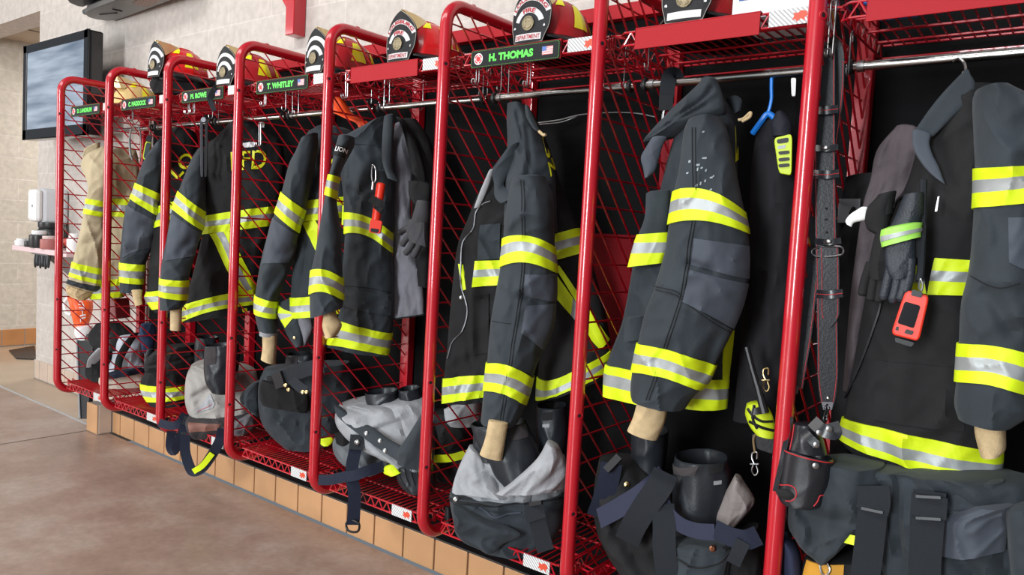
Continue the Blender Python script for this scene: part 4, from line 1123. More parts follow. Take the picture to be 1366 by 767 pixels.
part(t, 'cuff', Garm([(304,566,344,548), (302,574,345,560), (306,582,338,573)], .16, .06, seed=83, fold=.01), mat('mid grey cloth', lin(92, 90, 94), .8), bottom='cap')
s_ = MB(); ribbon(s_, [(247,552,.04), (242,562,.0), (230,568,-.02), (212,564,-.03)], .04); s_.build('strap', NAVY, t)
s_ = MB(); ribbon(s_, [(250,560,.02), (244,575,-.02), (238,590,-.025), (232,602,-.02), (227,594,-.01), (229,575,.0)], .042); s_.build('strap', NAVY, t)
s_ = MB(); ribbon(s_, [(247,580,-.02), (247,602,-.03), (252,620,-.035), (258,629,-.035), (270,624,-.035), (282,608,-.03), (293,588,-.02), (297,572,.02)], .045); so_ = s_.build('suspender', NAVY, t)
s_ = MB(); ribbon(s_, [(258,629,-.041), (270,621,-.042), (283,605,-.038)], .026); s_.build('reflective_trim', YEL, so_)
s_ = MB(); ribbon(s_, [(250,556,.02), (247,566,.0), (245,580,-.02)], .03, .006); s_.build('buckle', BOOT, t)
boot('right-hand black boot standing in the grey-lined trousers with the looping strap', [(273,462,318,458), (272,478,320,474), (272,496,318,494), (275,512,314,514), (282,522,306,524)], .085, .06, 84, suede=[(274,464), (288,463), (288,485), (274,488)], tab=[(314,497), (319,496), (319,503), (314,504)])
boot('left-hand black boot standing behind in the looping-strap trousers', [(261,450,292,450), (259,465,292,466), (259,485,286,488)], .27, .06, 85)
# bay 4: folded dark trousers
t = trousers('folded all-black trousers with snaps and a black buckle, fourth bay', (400,597))
g = Garm([(354,490,466,482), (347,506,472,502), (345,525,474,524), (346,545,470,548), (352,566,464,570), (366,582,450,586), (380,591,436,592)], .26, .13, seed=86, fold=.01, p=2.3, creases=[(372,560,372,530,.012,-.012), (400,530,402,585,.01,-.008), (350,512,395,530,.012,-.014)])
bo_ = part(t, 'body', g, COATM, bottom='cap')
g = Garm([(338,510,348,508), (324,522,346,522), (320,534,346,538), (330,544,345,552), (341,550,345,556)], .1, .03, seed=87, fold=.008); part(t, 'flap', g, COATM, bottom='cap')
g = Garm([(350,507,410,523), (347,512,412,528), (346,528,412,545), (350,540,410,550)], .1, .03, seed=88, fold=.004, p=3); wb = part(t, 'waistband', g, COATB, bottom='cap')
g = Garm([(354,500,400,496), (352,508,402,506), (360,518,398,517)], .16, .08, seed=89, fold=.01); part(t, 'seat', g, COATB, bottom='cap')
s_ = MB(); ribbon(s_, [(372,506,.06), (388,500,.06), (410,492,.08), (432,488,.1)], .062); s_.build('strap', WEB, t)
s_ = MB(); ribbon(s_, [(366,509,.05), (378,505,.05)], .068, .01); s_.build('buckle', BLACKP, t)
s_ = MB(); ribbon(s_, [(389,506,.055), (398,515,.055), (408,522,.06)], .04); s_.build('strap', WEB, t)
for x, y in ((381,514), (385,520), (409,523), (404,523)): MB().lathe([(.008, 0), (.008, .003), (.004, .005)], P(x, y, Y=.035), (.5, -.8, .3), 12).build('snap', BRASS, t)
part(t, 'cuff', Garm([(377,585,414,588), (377,592,414,594), (379,597,412,598)], .235, .06, seed=90, fold=.006, p=2.6), LINERD, bottom='cap')
boot('black boot top showing above the folded all-black trousers', [(382,473,426,470), (381,484,428,482), (383,500,426,498)], .3, .07, 91, suede=[(383,476), (397,475), (397,489), (383,491)])
# white pen-like strip lying on the shelf
tag(MB().obox(P(361, 547, Z=.335), (.035, .01, 0), (-.001, .003, 0), (0, 0, .0025)).build('marker_pen', WHITE, smooth=False, bevel=.001), 'white pen lying on the shelf below the all-black trousers', 'pen')
# bay 5: grey liner, snaps, long strap, boots
t = trousers('grey-lined trousers with a row of snaps and a long navy strap hanging down', (500,640))
g = Garm([(452,540,500,528), (447,556,560,528), (452,572,575,540), (470,590,580,570), (500,606,580,600), (530,618,578,620)], .18, .1, seed=92, fold=.014, ff=(8, 4.5), creases=[(480,560,530,545,.01,-.012), (500,575,540,560,.01,-.012), (520,545,545,590,.01,-.01)])
part(t, 'liner', g, LINER, bottom='cap')
g = Garm([(446,540,456,544), (449,552,466,552), (460,564,482,562), (478,578,500,572), (500,594,518,585), (524,610,538,596), (538,620,556,606)], .06, .016, seed=93, fold=.003, p=3, face=.4)
wb = part(t, 'waistband', g, COATM)
for x, y in ((470,561), (489,578), (507,588), (514,601)):
    c_, v_, _ = g.uv(x, y); MB().lathe([(.009, 0), (.009, .003), (.005, .005)], g.S(c_, v_, 1, .002), (.5, -.8, .2), 14).build('snap', STEEL, wb)
g = Garm([(562,552,576,545), (546,578,580,570), (532,600,580,600), (530,618,574,626)], .04, .04, seed=94, fold=.008); part(t, 'seat', g, COATM, bottom='cap')
g = Garm([(450,578,474,572), (444,590,500,584), (446,605,520,600), (456,618,524,616), (478,630,512,626)], .14, .07, seed=95, fold=.01); lg = part(t, 'leg', g, mat('grey outer cloth', lin(100, 104, 108), .75, 0, .3, bump=.4, bscale=700, weave=True), bottom='cap')
g = Garm([(446,578,474,575), (450,596,470,594), (456,604,468,600)], .09, .03, seed=96, fold=.004); part(t, 'knee_pad', g, COATB, bottom='cap')
s_ = MB(); ribbon(s_, [(476,584,.04), (474,600,.02), (470,620,.0), (470,640,-.02), (473,660,-.02), (472,685,-.02), (471,700,-.02)], .048); so_ = s_.build('suspender', NAVY, t)
s_ = MB(); ribbon(s_, [(477,580,.035), (475,600,.015)], .054, .006); s_.build('leather_end', BOOT, so_)
MB().lathe([(.01, 0), (.01, .003), (.005, .006)], P(476.5, 590, Y=.018), (.4, -.9, .1), 12).build('snap', STEEL, so_)
s_ = MB(); ribbon(s_, [(425,640,-.02), (440,640,-.03), (460,636,-.035), (474,634,-.028), (490,628,.0), (512,622,.06)], .04); s_.build('strap', NAVY, t)
s_ = MB(); s_.tube(cr([P(462,698,Y=-.022), P(470,694,Y=-.022), P(479,699,Y=-.022), P(477,709,Y=-.022), P(465,708,Y=-.022)], 5, True), .0045, 8, closed=True); s_.build('ring', BLACKP, t)
g = Garm([(511,624,532,618), (512,631,534,624), (520,635,536,629)], .08, .02, seed=97, fold=.003); g.mesh(bottom='cap').build('reflective_trim', YEL, t)
s_ = MB(); ribbon(s_, [(549,614,.05), (560,610,.05), (572,606,.06)], .02); s_.build('reflective_trim', YEL, t)
g = Garm([(422,586,446,584), (424,590,444,590), (430,594,440,594)], .2, .015, seed=98, fold=.003); g.mesh(bottom='cap').build('reflective_trim', YEL, t)
g = Garm([(524,620,575,616), (528,632,580,630), (532,644,582,646), (540,652,576,654)], .15, .06, seed=99, fold=.006)
bt = thing('fire_boot', 'black boot lying sole outward under the snap-fronted grey-lined trousers', 'boot', P(552, 654, Y=.15), 'boots on the bottom shelves')
bo_ = g.mesh(bottom='cap').build('foot', BOOT, bt)
for k in range(5): g.line([(532 + k*8, 624 + k*.2), (534 + k*8, 636), (540 + k*7, 648)], .0022, .001).build('tread', SEAM, bo_)
boot('open-topped black boot rim left of two, above the grey liner', [(487,525,531,520), (488,534,532,530), (492,544,530,542), (500,552,524,552)], .2, .06, 100, suede=[(514,514), (526,514), (528,524), (515,524)])
boot('open-topped grey boot rim right of two, above the grey liner', [(532,520,560,517), (532,530,564,528), (536,542,562,542)], .27, .06, 101)
# bay 6: below the nearest name sign
t = trousers('grey-lined trousers around a tall black boot below the zipped coat', (700,705))
g = Garm([(626,596,680,604), (616,615,744,600), (608,635,756,618), (603,655,760,640), (606,664,756,656)], .15, .12, seed=102, fold=.016, ff=(7, 4), creases=[(640,610,665,650,.014,-.016), (700,650,730,600,.014,-.016), (660,640,700,655,.012,-.01), (625,630,640,655,.012,-.014)])
part(t, 'liner', g, LINER, bottom='cap')
part(t, 'liner', Garm([(626,594,642,602), (615,616,658,626), (606,640,676,648), (603,656,696,660)], .035, .045, seed=202, fold=.012, ff=(7, 4)), LINER, bottom='cap')
part(t, 'liner', Garm([(730,588,746,596), (716,612,753,612), (686,640,757,632), (662,658,753,650)], .045, .045, seed=203, fold=.012, ff=(7, 4)), LINER, bottom='cap')
g = Garm([(602,652,746,660), (601,660,752,652), (602,672,756,664), (606,690,752,690), (612,708,742,712), (640,722,730,724)], .13, .135, seed=103, fold=.008, p=2.3, creases=[(640,680,690,690,.01,-.012), (690,665,745,650,.012,-.01)])
bo_ = part(t, 'body', g, COATM, bottom='cap')
g.line([(604,668), (660,676), (700,672), (748,662)], .002, .002).build('seam', SEAM, bo_)
g.line([(640,676), (660,690), (695,683)], .003, .004).build('pocket_edge', COATG, bo_)
g.patch([(604,652), (640,661), (636,668), (603,664)], .005).build('waistband', COATB, bo_)
MB().lathe([(.009, 0), (.009, .003), (.005, .006)], g.S(*g.uv(610.5,660)[:2], 1, .005), (.5, -.8, .2), 14).build('snap', STEEL, bo_)
g = Garm([(604,672,650,690), (605,690,694,712), (610,712,672,725), (640,730,660,736), (646,735,652,737)], -.035, .014, seed=104, fold=.006); part(t, 'flap', g, COATM, bottom='cap')
s_ = MB(); ribbon(s_, [(712,672,-.012), (716,690,-.02), (721,710,-.02), (728,735,-.02)], .052); so_ = s_.build('suspender', WEB, t)
s_ = MB(); ribbon(s_, [(711,676,-.02), (716,694,-.026)], .06, .006); s_.build('fold_over', WEB, so_)
s_ = MB(); ribbon(s_, [(707,673,-.022), (723,670,-.022)], .012, .008); s_.build('slide_buckle', BLACKP, so_)
g = Garm([(594,676,603,678), (593,690,604,692), (597,702,604,702)], .08, .02, seed=105, fold=.002); part(t, 'side_buckle', g, BLACKP, bottom='cap')
boot('tall black boot leaning in the trousers below the zipped coat', [(628,566,702,562), (636,590,712,584), (650,612,719,604), (660,632,718,624), (674,648,708,644)], .09, .07, 106, suede=[(677,566), (700,562), (704,582), (681,588)])
boot('second black boot behind, right of the leaning one, pull hole at its top', [(716,541,756,541), (716,560,758,560), (716,585,758,585), (718,612,752,612)], .24, .07, 107, handle=[(722,551), (737,549), (737,560), (724,561)], tab=[(724,566), (733,565), (733,570), (724,570)])
# wire bracket and pale strips seen through the sixth divider
t = trousers('dark trousers with a lime band behind the sixth divider mesh', (600,650))
g = Garm([(572,548,626,548), (570,570,636,566), (568,590,632,585), (574,603,626,598)], .36, .07, seed=108, fold=.012); part(t, 'leg', g, COATB, bottom='cap')
part(t, 'liner', Garm([(592,546,640,530), (594,560,642,556), (600,568,638,566)], .3, .04, seed=109, fold=.01), LINER, bottom='cap')
part(t, 'leg', Garm([(574,600,632,596), (572,612,634,606), (574,628,630,622), (582,640,620,636)], .36, .06, seed=110, fold=.01), COATB, bottom='cap')
s_ = MB(); ribbon(s_, [(574,612,.28), (600,611,.27), (628,604,.27)], .03); s_.build('reflective_trim', YEL, t)
# bay 7
t = trousers('black trousers with navy straps around two standing boots, seventh bay', (850,767))
g = Garm([(800,610,850,612), (794,640,880,640), (792,672,900,672), (796,705,906,706), (812,740,912,742), (836,772,918,776), (860,800,918,804)], .13, .1, seed=111, fold=.012, creases=[(820,700,860,770,.02,-.02), (850,620,846,660,.01,-.012)])
bo_ = part(t, 'leg', g, COATB, bottom='cap')
MB().lathe([(.008, 0), (.008, .003), (.004, .005)], g.S(*g.uv(836,646)[:2], 1, .002), (.5, -.8, .2), 14).build('snap', BRASS, bo_)
part(t, 'liner', Garm([(874,650,892,640), (872,690,900,684), (880,716,930,722), (900,730,960,738)], .13, .06, seed=112, fold=.012, ff=(8, 5)), LINER, bottom='cap')
part(t, 'liner', Garm([(980,634,990,640), (966,660,1004,660), (954,686,1006,672), (956,702,990,692), (960,708,978,702)], .13, .04, seed=113, fold=.012, ff=(8, 5)), mat('warm liner', lin(126, 118, 116), .7, 0, .4, bump=.6, bscale=120, weave=True), bottom='cap')
g = Garm([(892,722,976,718), (894,740,978,728), (898,770,974,760), (906,800,968,796)], .07, .08, seed=114, fold=.01, p=2.3); bo_ = part(t, 'seat', g, COATM, bottom='cap')
g.patch([(904,742), (972,734), (962,775), (904,775)], .004).build('pocket', COATM, bo_)
g.line([(904,743), (925,755), (945,754), (960,748), (971,734)], .0022, .008).build('pocket_edge', SEAM, bo_)
MB().lathe([(.009, 0), (.009, .003), (.005, .006)], g.S(*g.uv(948,721)[:2], 1, .004), (.5, -.8, .2), 14).build('snap', mat('copper snap', lin(190, 130, 100), .3, 1), bo_)
s_ = MB(); ribbon(s_, [(816,618,.02), (812,640,.02), (805,665,.03), (796,690,.05)], .062); so_ = s_.build('suspender', NAVY, t)
s_ = MB(); ribbon(s_, [(814,615,.012), (821,622,.01)], .056, .012); s_.build('slide_buckle', BLACKP, so_)
s_ = MB(); ribbon(s_, [(799,692,.0), (830,675,-.005), (862,655,.0), (888,632,.03)], .058, side=(.2, .2, 1)); s_.build('waist_strap', mat('dark navy cloth', lin(27, 31, 56), .75), t)
s_ = MB(); ribbon(s_, [(836,722,-.01), (846,700,-.02), (862,674,-.02), (880,648,-.01), (888,630,.02)], .07); s_.build('suspender', WEB, t)
s_ = MB(); ribbon(s_, [(884,672,.0), (886,700,-.01), (886,730,-.02), (890,762,-.025), (896,800,-.025)], .062); s_.build('suspender', WEB, t)
s_ = MB(); ribbon(s_, [(884,640,.04), (884,662,.02), (892,684,.01), (908,700,.005), (930,708,.005), (954,710,.0)], .042, side=(.15, .1, 1)); s_.build('waistband', mat('dark navy cloth', lin(27, 31, 56), .75), t)
s_ = MB(); ribbon(s_, [(954,706,.0), (975,716,-.01), (995,720,-.01), (1012,714,.0)], .05, side=(.15, .1, 1)); s_.build('waistband', NAVY, t)
s_ = MB(); ribbon(s_, [(992,722,-.015), (984,738,-.02), (978,752,-.02)], .036); s_.build('strap', WEB, t)
part(t, 'leg', Garm([(970,712,1012,700), (968,740,1016,736), (972,780,1018,780)], .14, .07, seed=115, fold=.012), COATB, bottom='cap')
boot('front black boot with a pull hole, seventh bay', [(900,608,972,612), (898,630,976,634), (897,655,974,660), (897,685,966,690), (904,700,956,704)], .15, .09, 116, handle=[(945,621), (966,616), (964,628), (946,633)], tab=[(952,642), (962,640.5), (962,645.5), (952,647)], suede=[(901,608), (932,611), (927,634), (900,632)])
boot('rear black boot under the tan cuff of the scuffed-sleeve coat', [(842,574,892,576), (842,600,890,602), (844,630,886,634), (848,655,880,655)], .2, .08, 117)
# bay 8
t = trousers('black trousers with two hanging suspenders at the right edge', (1200,800))
g = Garm([(1090,610,1180,618), (1066,640,1190,640), (1050,670,1186,668), (1052,700,1170,690), (1070,725,1140,712), (1088,738,1112,732)], .08, .1, seed=118, fold=.018, creases=[(1068,660,1090,730,.02,-.02), (1085,690,1120,700,.02,-.016), (1110,640,1130,700,.02,-.01)])
part(t, 'leg', g, COATM, bottom='cap')
g = Garm([(1150,618,1345,632), (1146,640,1385,640), (1144,680,1395,680), (1150,720,1392,720), (1156,750,1388,760), (1170,800,1380,800)], .12, .11, seed=119, fold=.016, p=2.3, creases=[(1196,640,1200,740,.01,-.02), (1260,668,1330,690,.02,-.016), (1180,650,1170,690,.012,-.014), (1210,640,1225,700,.012,-.012), (1262,730,1300,770,.014,-.018), (1330,720,1345,770,.014,-.018)])
bo_ = part(t, 'seat', g, COATM, bottom='cap')
g = Garm([(1258,688,1262,700), (1258,690,1290,704), (1256,715,1344,690), (1254,738,1346,728)], .02, .02, seed=120, fold=.005, p=2.6)
g = Garm([(1300,672,1352,672), (1256,690,1346,688), (1254,715,1344,712), (1252,738,1342,733)], .04, .05, seed=120, fold=.008); part(t, 'flap', g, COATG, bottom='cap')
g = Garm([(1340,676,1385,668), (1342,700,1396,700), (1346,740,1396,760), (1352,800,1390,800)], .05, .06, seed=121, fold=.012); part(t, 'leg', g, COATM, bottom='cap')
part(t, 'waistband', Garm([(1258,652,1340,640), (1260,676,1344,668)], .06, .04, seed=122, fold=.004), COATM, bottom='cap')
s_ = MB(); ribbon(s_, [(1166,652,-.01), (1164,680,-.02), (1160,720,-.025), (1154,770,-.03), (1150,800,-.03)], .062); so_ = s_.build('suspender', WEB, t)
s_ = MB(); ribbon(s_, [(1164,648,-.016), (1166,666,-.022), (1163,682,-.026)], .068, .006); s_.build('fold_over', WEB, so_)
s_ = MB(); ribbon(s_, [(1149,678,-.03), (1178,684,-.03)], .006, .006); s_.build('slide_buckle', BLACKP, so_)
s_ = MB(); ribbon(s_, [(1240,655,-.01), (1238,690,-.02), (1234,740,-.025), (1232,800,-.03)], .064); so_ = s_.build('suspender', WEB, t)
s_ = MB(); ribbon(s_, [(1240,661,-.018), (1238,690,-.026)], .07, .006); s_.build('fold_over', WEB, so_)
for y0 in (661, 690): 
    s_ = MB(); ribbon(s_, [(1222,y0 + 1,-.03), (1255,y0 + 3,-.03)], .006, .006); s_.build('slide_buckle', BLACKP, so_)
s_ = MB(); ribbon(s_, [(1116,714,.0), (1128,718,-.005), (1140,721,-.005)], .022); s_.build('reflective_trim', YEL, t)
bg_ = thing('gear_bag', 'black gear bag with mustard patch and orange letters at the bottom right', 'bag', P(1110, 800, Y=.02))
g = Garm([(1076,736,1200,738), (1070,760,1210,762), (1070,800,1210,800), (1072,860,1206,860)], .1, .09, seed=123, fold=.006, p=3); bo_ = g.mesh(bottom='cap').build('body', COATB, bg_)
g.patch([(1078,746), (1126,747), (1124,790), (1072,790)], .004).build('patch', mat('mustard canvas', lin(196, 140, 40), .7), bo_)
g.word('QUAL', [(1171,744), (1186,735), (1191,744), (1176,758)], .004).build('lettering', mat('orange letters', lin(220, 150, 40), .6), bo_, smooth=False)
MB().tube(cr([P(1094,752,Y=.0), P(1096,764,Y=-.005), P(1102,768,Y=-.005), P(1107,760,Y=-.005), P(1104,752,Y=.0)], 6), .003, 8).build('ring', STEEL, bg_)
cl_ = MB(); g = Garm([(1040,712,1052,716), (1044,735,1068,740), (1046,800,1072,800)], .05, .04, seed=124, fold=.006); tag(g.mesh(bottom='cap').build('navy_jacket', mat('navy cloth', lin(30, 36, 62), .8)), 'navy cloth hanging down at the foot of the nearest divider', 'cloth')
# ------------------------------------------------------------------ things hung on and beside the coats
def slab(mb, poly, Y, t, mi=0, face=.15, lift=0.):
    """flat-fronted body: outline in the photo, at depth Y, turned to face out of the locker, thickness t"""
    cx = sum(q[0] for q in poly)/len(poly); cy = sum(q[1] for q in poly)/len(poly)
    m = P(cx, cy, Y=Y); tc = CAM - m; tc.z = 0; tc.normalize()
    n = (tc*(1 - face) + Vector((0, -1, 0))*face).normalized()
    pts = []
    for px, py in poly:
        d = RC @ Vector(((px - 683.0)/FPX, -(py - 383.5)/FPX, -1.0))
        pts.append(CAM + d*((m + n*lift - CAM).dot(n)/d.dot(n)))
    mb.prism(pts, -n*t, mi); return mb
def rpoly(q, k=.18, n=4):
    """quad with rounded corners"""
    out = []; N = len(q)
    for i in range(N):
        a, b, c = (Vector((*q[j % N], 0)) for j in (i-1, i, i+1))
        p0 = b.lerp(a, k); p1 = b.lerp(c, k)
        for j in range(n + 1):
            t = j/n; v = p0*(1-t)**2 + b*2*t*(1-t) + p1*t*t; out.append((v.x, v.y))
    return out
# leather radio strap hanging from a hook by the nearest divider
hk = hook_mb(P(1113, 6, Y=.06), .13); o = hk.build('wire_hook', STEEL); tag(o, 'double wire hook holding up the black leather radio strap', 'hook', 'wire hooks under the top shelves')
hk = hook_mb(P(1136, 48, Y=.12), .1, False); o = hk.build('wire_hook', STEEL); tag(o, 'single wire hook just right of the black leather radio strap', 'hook', 'wire hooks under the top shelves')
t = thing('radio_strap', 'black leather radio strap with red stitching and buckle, hanging by the nearest divider', 'strap', P(1103, 548, Y=.06))
pts = [(1100,62,.06), (1100,130,.06), (1100,220,.055), (1101,300,.05), (1103,400,.05), (1104,480,.05), (1104,522,.05), (1104,540,.05)]
WS = .047
s_ = MB(); q = cr([P(x, y, Y=Yd) for x, y, Yd in pts], 8); n = len(q)
wl = [WS]*(n - 14) + [WS*(1 - .4*k/13) for k in range(14)]
sdf = lambda qq: (lambda i: (qq[min(i+1, len(qq)-1)] - qq[max(i-1, 0)]).cross(qq[i] - CAM))
s_.strap(q, wl, .004, sdf(q)); fr = s_.build('front_run', LEATH, t)
def edge_stitch(qq, w, name_parent, off=.0032):
    for sg in (-1, 1):
        m = MB(); pth = []
        for i in range(len(qq)):
            T = (qq[min(i+1, len(qq)-1)] - qq[max(i-1, 0)]).normalized(); sd = T.cross(qq[i] - CAM).normalized(); nn = (CAM - qq[i]).normalized()
            ww = w[i] if isinstance(w, list) else w
            pth.append(qq[i] + sd*sg*(ww/2 - .0032) + nn*off)
        m.tube(pth, .0007, 5); m.build('stitching', RTHR, name_parent)
edge_stitch(q, wl, fr)
bq = cr([P(x, y, Y=Yd) for x, y, Yd in [(1100,62,.06), (1104,56,.075), (1111,62,.09), (1112,110,.1), (1105,180,.1), (1090,260,.09), (1080,350,.07), (1070,440,.05), (1062,490,.04), (1058,516,.04)]], 8)
bw_ = [.024 if i < 8 else min(WS, .024 + .0022*(i - 8)) for i in range(len(bq))]
s_ = MB(); s_.strap(bq, bw_, .004, lambda i: Vector((.7,-.5,0)) if i < 12 else (bq[min(i+1, len(bq)-1)] - bq[max(i-1, 0)]).cross(bq[i] - CAM)); br_ = s_.build('back_run', LEATH, t)
edge_stitch(bq[20:], WS, br_)
# overlapping end piece with its tip
q2 = cr([P(x, y, Y=Yd) for x, y, Yd in [(1106,330,.043), (1107,360,.042), (1107,410,.042), (1107,437,.042)]], 8)
w2 = [.042]*(len(q2)-7) + [.041, .039, .035, .029, .021, .012, .003]
s_ = MB(); s_.strap(q2, w2, .004, sdf(q2)); en = s_.build('strap_end', LEATH, t); edge_stitch(q2[:-4], w2[:-4], en)
for y, x, yd, dbl in ((146,1101,.052,1), (197,1101,.05,0), (232,1102,.05,1), (322,1105,.043,0), (392,1107,.036,1)):
    k_ = MB()
    for dy in ((-3, 3) if dbl else (0,)): ribbon(k_, [(x-17, y+dy, yd), (x, y+dy+1, yd-.008), (x+17, y+dy-1, yd)], .009 if dbl else .015, .004)
    ko = k_.build('keeper_loop', LEATH, t)
    if dbl: m = MB(); ribbon(m, [(x-17, y, yd-.002), (x, y+1, yd-.011), (x+17, y-1, yd-.002)], .0012, .002); m.build('stitching', RTHR, ko)
    else: MB().ball(P(x, y, Y=yd-.012), (.0085, .004, .006), 12).build('snap', STEEL, ko)
for y, x in ((278,1102), (293,1102), (310,1103), (354,1108)): MB().ball(P(x, y, Y=.043 if y > 320 else .047), (.0034, .002, .0028), 8).build('punch_hole', SEAM, fr)
m = MB(); m.tube(cr([P(1087,331,Y=.04), P(1121,329,Y=.04), P(1122,340,Y=.04), P(1088,342,Y=.04)], 4, True), .0028, 8, closed=True); m.build('buckle', mat('dark steel', (.12,.12,.13), .3, 1), t)
for x, y, yd in ((1104,531,.045), (1058,509,.035)): MB().ball(P(x, y, Y=yd), (.005, .003, .005), 10).build('rivet', STEEL, t)
DST = mat('dark steel', (.12,.12,.13), .3, 1)
def chain(root, a, b, n, r=.0085, w=.0022):
    for k in range(n):
        c_ = a.lerp(b, (k + .5)/n); d = (b - a).normalized(); L_ = (b - a).length/n
        u = d.orthogonal().normalized(); v = d.cross(u)
        if k % 2: u, v = v, u
        m = MB(); m.tube([c_ + d*math.cos(2*PI*j/14)*L_*.68 + u*math.sin(2*PI*j/14)*r*.6 for j in range(14)], w, 6, closed=True)
        m.build('chain_link', DST, root)
chain(t, P(1104,541,Y=.045), P(1100,562,Y=.02), 3)
chain(t, P(1057,519,Y=.035), P(1048,590,Y=.0), 8)
chain(t, P(1037,655,Y=.0), P(1033,703,Y=.0), 5)
for x, y, yd in ((1104,541,.045), (1058,520,.035), (1037,652,.0)):
    m = MB(); slab(m, rpoly([(x-8,y-5), (x+8,y-5), (x+6,y+6), (x-6,y+6)]), yd, .007); m.build('end_clip', DST, t, smooth=False)
# radio holder hung on the strap
rh = thing('radio_holder', 'black leather radio holder with red stitching, hanging below the leather strap', 'holder', P(1076, 676, Y=.0))
g = Garm([(1046,598,1112,614), (1043,612,1111,626), (1040,640,1105,652), (1038,660,1098,672), (1042,668,1090,676)], -.0, .042, seed=130, fold=.0015, p=2.4, back=.8, face=.1)
bo_ = openmesh(g, .03, .12).build('pouch', LEATH, rh)
for pl_ in ([(1047,601), (1062,601), (1090,607), (1111,616)], [(1039,645), (1052,647), (1061,652), (1062,662), (1056,668), (1048,668)], [(1103,660), (1094,661), (1090,669), (1085,675)]): g.line(pl_, .0014, .001).build('stitching', RTHR, bo_)
MB().ball(P(1047, 659, Y=-.045), (.022, .006, .012), 12).build('corner_hole', SEAM, bo_)
g2 = Garm([(1058,564,1094,566), (1056,580,1098,584), (1050,600,1104,606)], .0, .032, seed=131, fold=.002, face=.1); in_ = g2.mesh(bottom='cap').build('inner_case', LEATH, rh)
g2.line([(1060,565), (1058,580), (1054,600)], .0013, .001).build('stitching', RTHR, in_)
s_ = MB(); ribbon(s_, [(1070,572,-.03), (1078,582,-.045), (1090,594,-.05)], .02, .005); so_ = s_.build('closing_tab', LEATH, rh)
s_ = MB(); ribbon(s_, [(1084,562,-.02), (1098,574,-.035), (1114,578,-.03), (1110,564,-.02)], .03, .005); s_.build('closing_tab', LEATH, rh)
s_ = MB(); ribbon(s_, [(1055,556,-.01), (1050,580,-.01), (1044,610,-.03), (1034,655,-.03)], .012, .005); s_.build('side_strap', LEATH, rh)
for x, y in ((1088,621), (1089,593), (1093,577), (1106,572)):
    MB().lathe([(.0075, 0), (.0072, .003), (.0035, .0045)], P(x, y, Y=-.058 if y > 600 else -.052 if y > 590 else -.04), (.4, -.9, 0), 14).build('snap', STEEL, rh)
# gloves on the coat at the right edge
def glove(label, cuff, palm, fingers, Y, b, mt, seed, thumb=None, fr_=.011):
    w = P(*fingers[0][-1], Y=Y); t = thing('work_glove', label, 'glove', w, 'dark gloves clipped to coats')
    g = Garm(cuff, Y, b, seed=seed, fold=.006); openmesh(g, .05, .12).build('cuff', mt, t)
    g = Garm(palm, Y - .005, b*.9, seed=seed + 1, fold=.006); g.mesh(bottom='cap').build('palm', mt, t)
    for f in fingers + ([thumb] if thumb else []):
        n = len(f); MB().tube(cr([P(x, y, Y=Y - .012) for x, y in f], 6), [fr_*(1 - .0*k) for k in range((n-1)*6)] + [fr_*.55], 12).build('thumb' if f is thumb else 'finger', mt, t)
    return t, g
GLV = mat('blue black glove leather', lin(38, 44, 52), .5, 0, .5, bump=.3, bscale=200)
tg, gg = glove('dark leather glove with a lime and grey wrist strap on the right-edge coat', [(1205,262,1232,258), (1196,284,1232,284), (1186,306,1226,302), (1184,318,1222,316)], [(1182,318,1222,314), (1180,340,1222,340), (1182,362,1220,362), (1188,372,1212,372)],
      [[(1190,350), (1184,375), (1178,400)], [(1198,350), (1196,380), (1190,404)], [(1207,350), (1206,380), (1200,402)], [(1215,345), (1213,370), (1207,392)]], .02, .026, GLV, 140)
g = Garm([(1175,307,1231,297), (1174,318,1229,309), (1176,330,1229,316)], .012, .034, seed=142, fold=.001, p=2.3); so_ = g.mesh().build('wrist_strap', mat('lime strap', lin(160, 222, 90), .5), tg)
g.patch([(1176,315), (1230,304), (1230,309), (1176,323)], .002).build('grey_stripe', SIL, so_)
tg, gg = glove('dark cloth glove with a white tag, left of the strapped leather glove', [(1170,262,1196,256), (1154,282,1192,276), (1156,304,1186,304), (1166,312,1184,312)], [(1168,308,1196,306), (1162,335,1196,338), (1158,360,1192,362), (1160,372,1186,374)],
      [[(1162,350), (1154,375), (1150,395)], [(1170,355), (1164,384), (1162,402)], [(1179,355), (1175,385), (1172,404)], [(1187,350), (1184,378), (1182,396)]], .05, .028, COATB, 145)
g = Garm([(1146,278,1158,278), (1134,286,1156,292), (1128,294,1140,297), (1129,299,1136,303)], .04, .006, seed=147, fold=.003); g.mesh(bottom='cap').build('care_tag', WHITE, tg)
# red handheld device clipped on the coat
t = thing('handheld_device', 'red handheld device with a black screen clipped on the right-edge coat', 'device', P(1207, 460, Y=-.0))
m = MB(); slab(m, rpoly([(1208,386), (1240,395), (1226,456), (1188,446)], .16, 5), .0, .026); bo_ = m.build('housing', mat('red orange plastic', lin(228, 52, 30), .4), t, bevel=.004, smooth=False)
m = MB(); slab(m, rpoly([(1207,402), (1228,408), (1219,438), (1197,431)], .12, 4), .0, .004, lift=.002); m.build('screen', mat('black screen glass', (.008,.008,.01), .12), bo_, smooth=False)
m = MB(); slab(m, rpoly([(1217,386), (1231,390), (1229,397), (1215,394)], .2, 3), .0, .01, lift=.004); m.build('button', BLACKP, bo_, smooth=False)
m = MB(); slab(m, rpoly([(1196,435), (1206,438), (1204,443), (1194,440)], .2, 3), .0, .006, lift=.003); slab(m, rpoly([(1209,439), (1219,442), (1216,447), (1206,444)], .2, 3), .0, .006, lift=.003); m.build('button', BLACKP, bo_, smooth=False)
m = MB(); slab(m, rpoly([(1194,450), (1220,457), (1216,463), (1194,456)], .2, 3), .004, .018); m.build('foot', BLACKP, bo_, smooth=False)
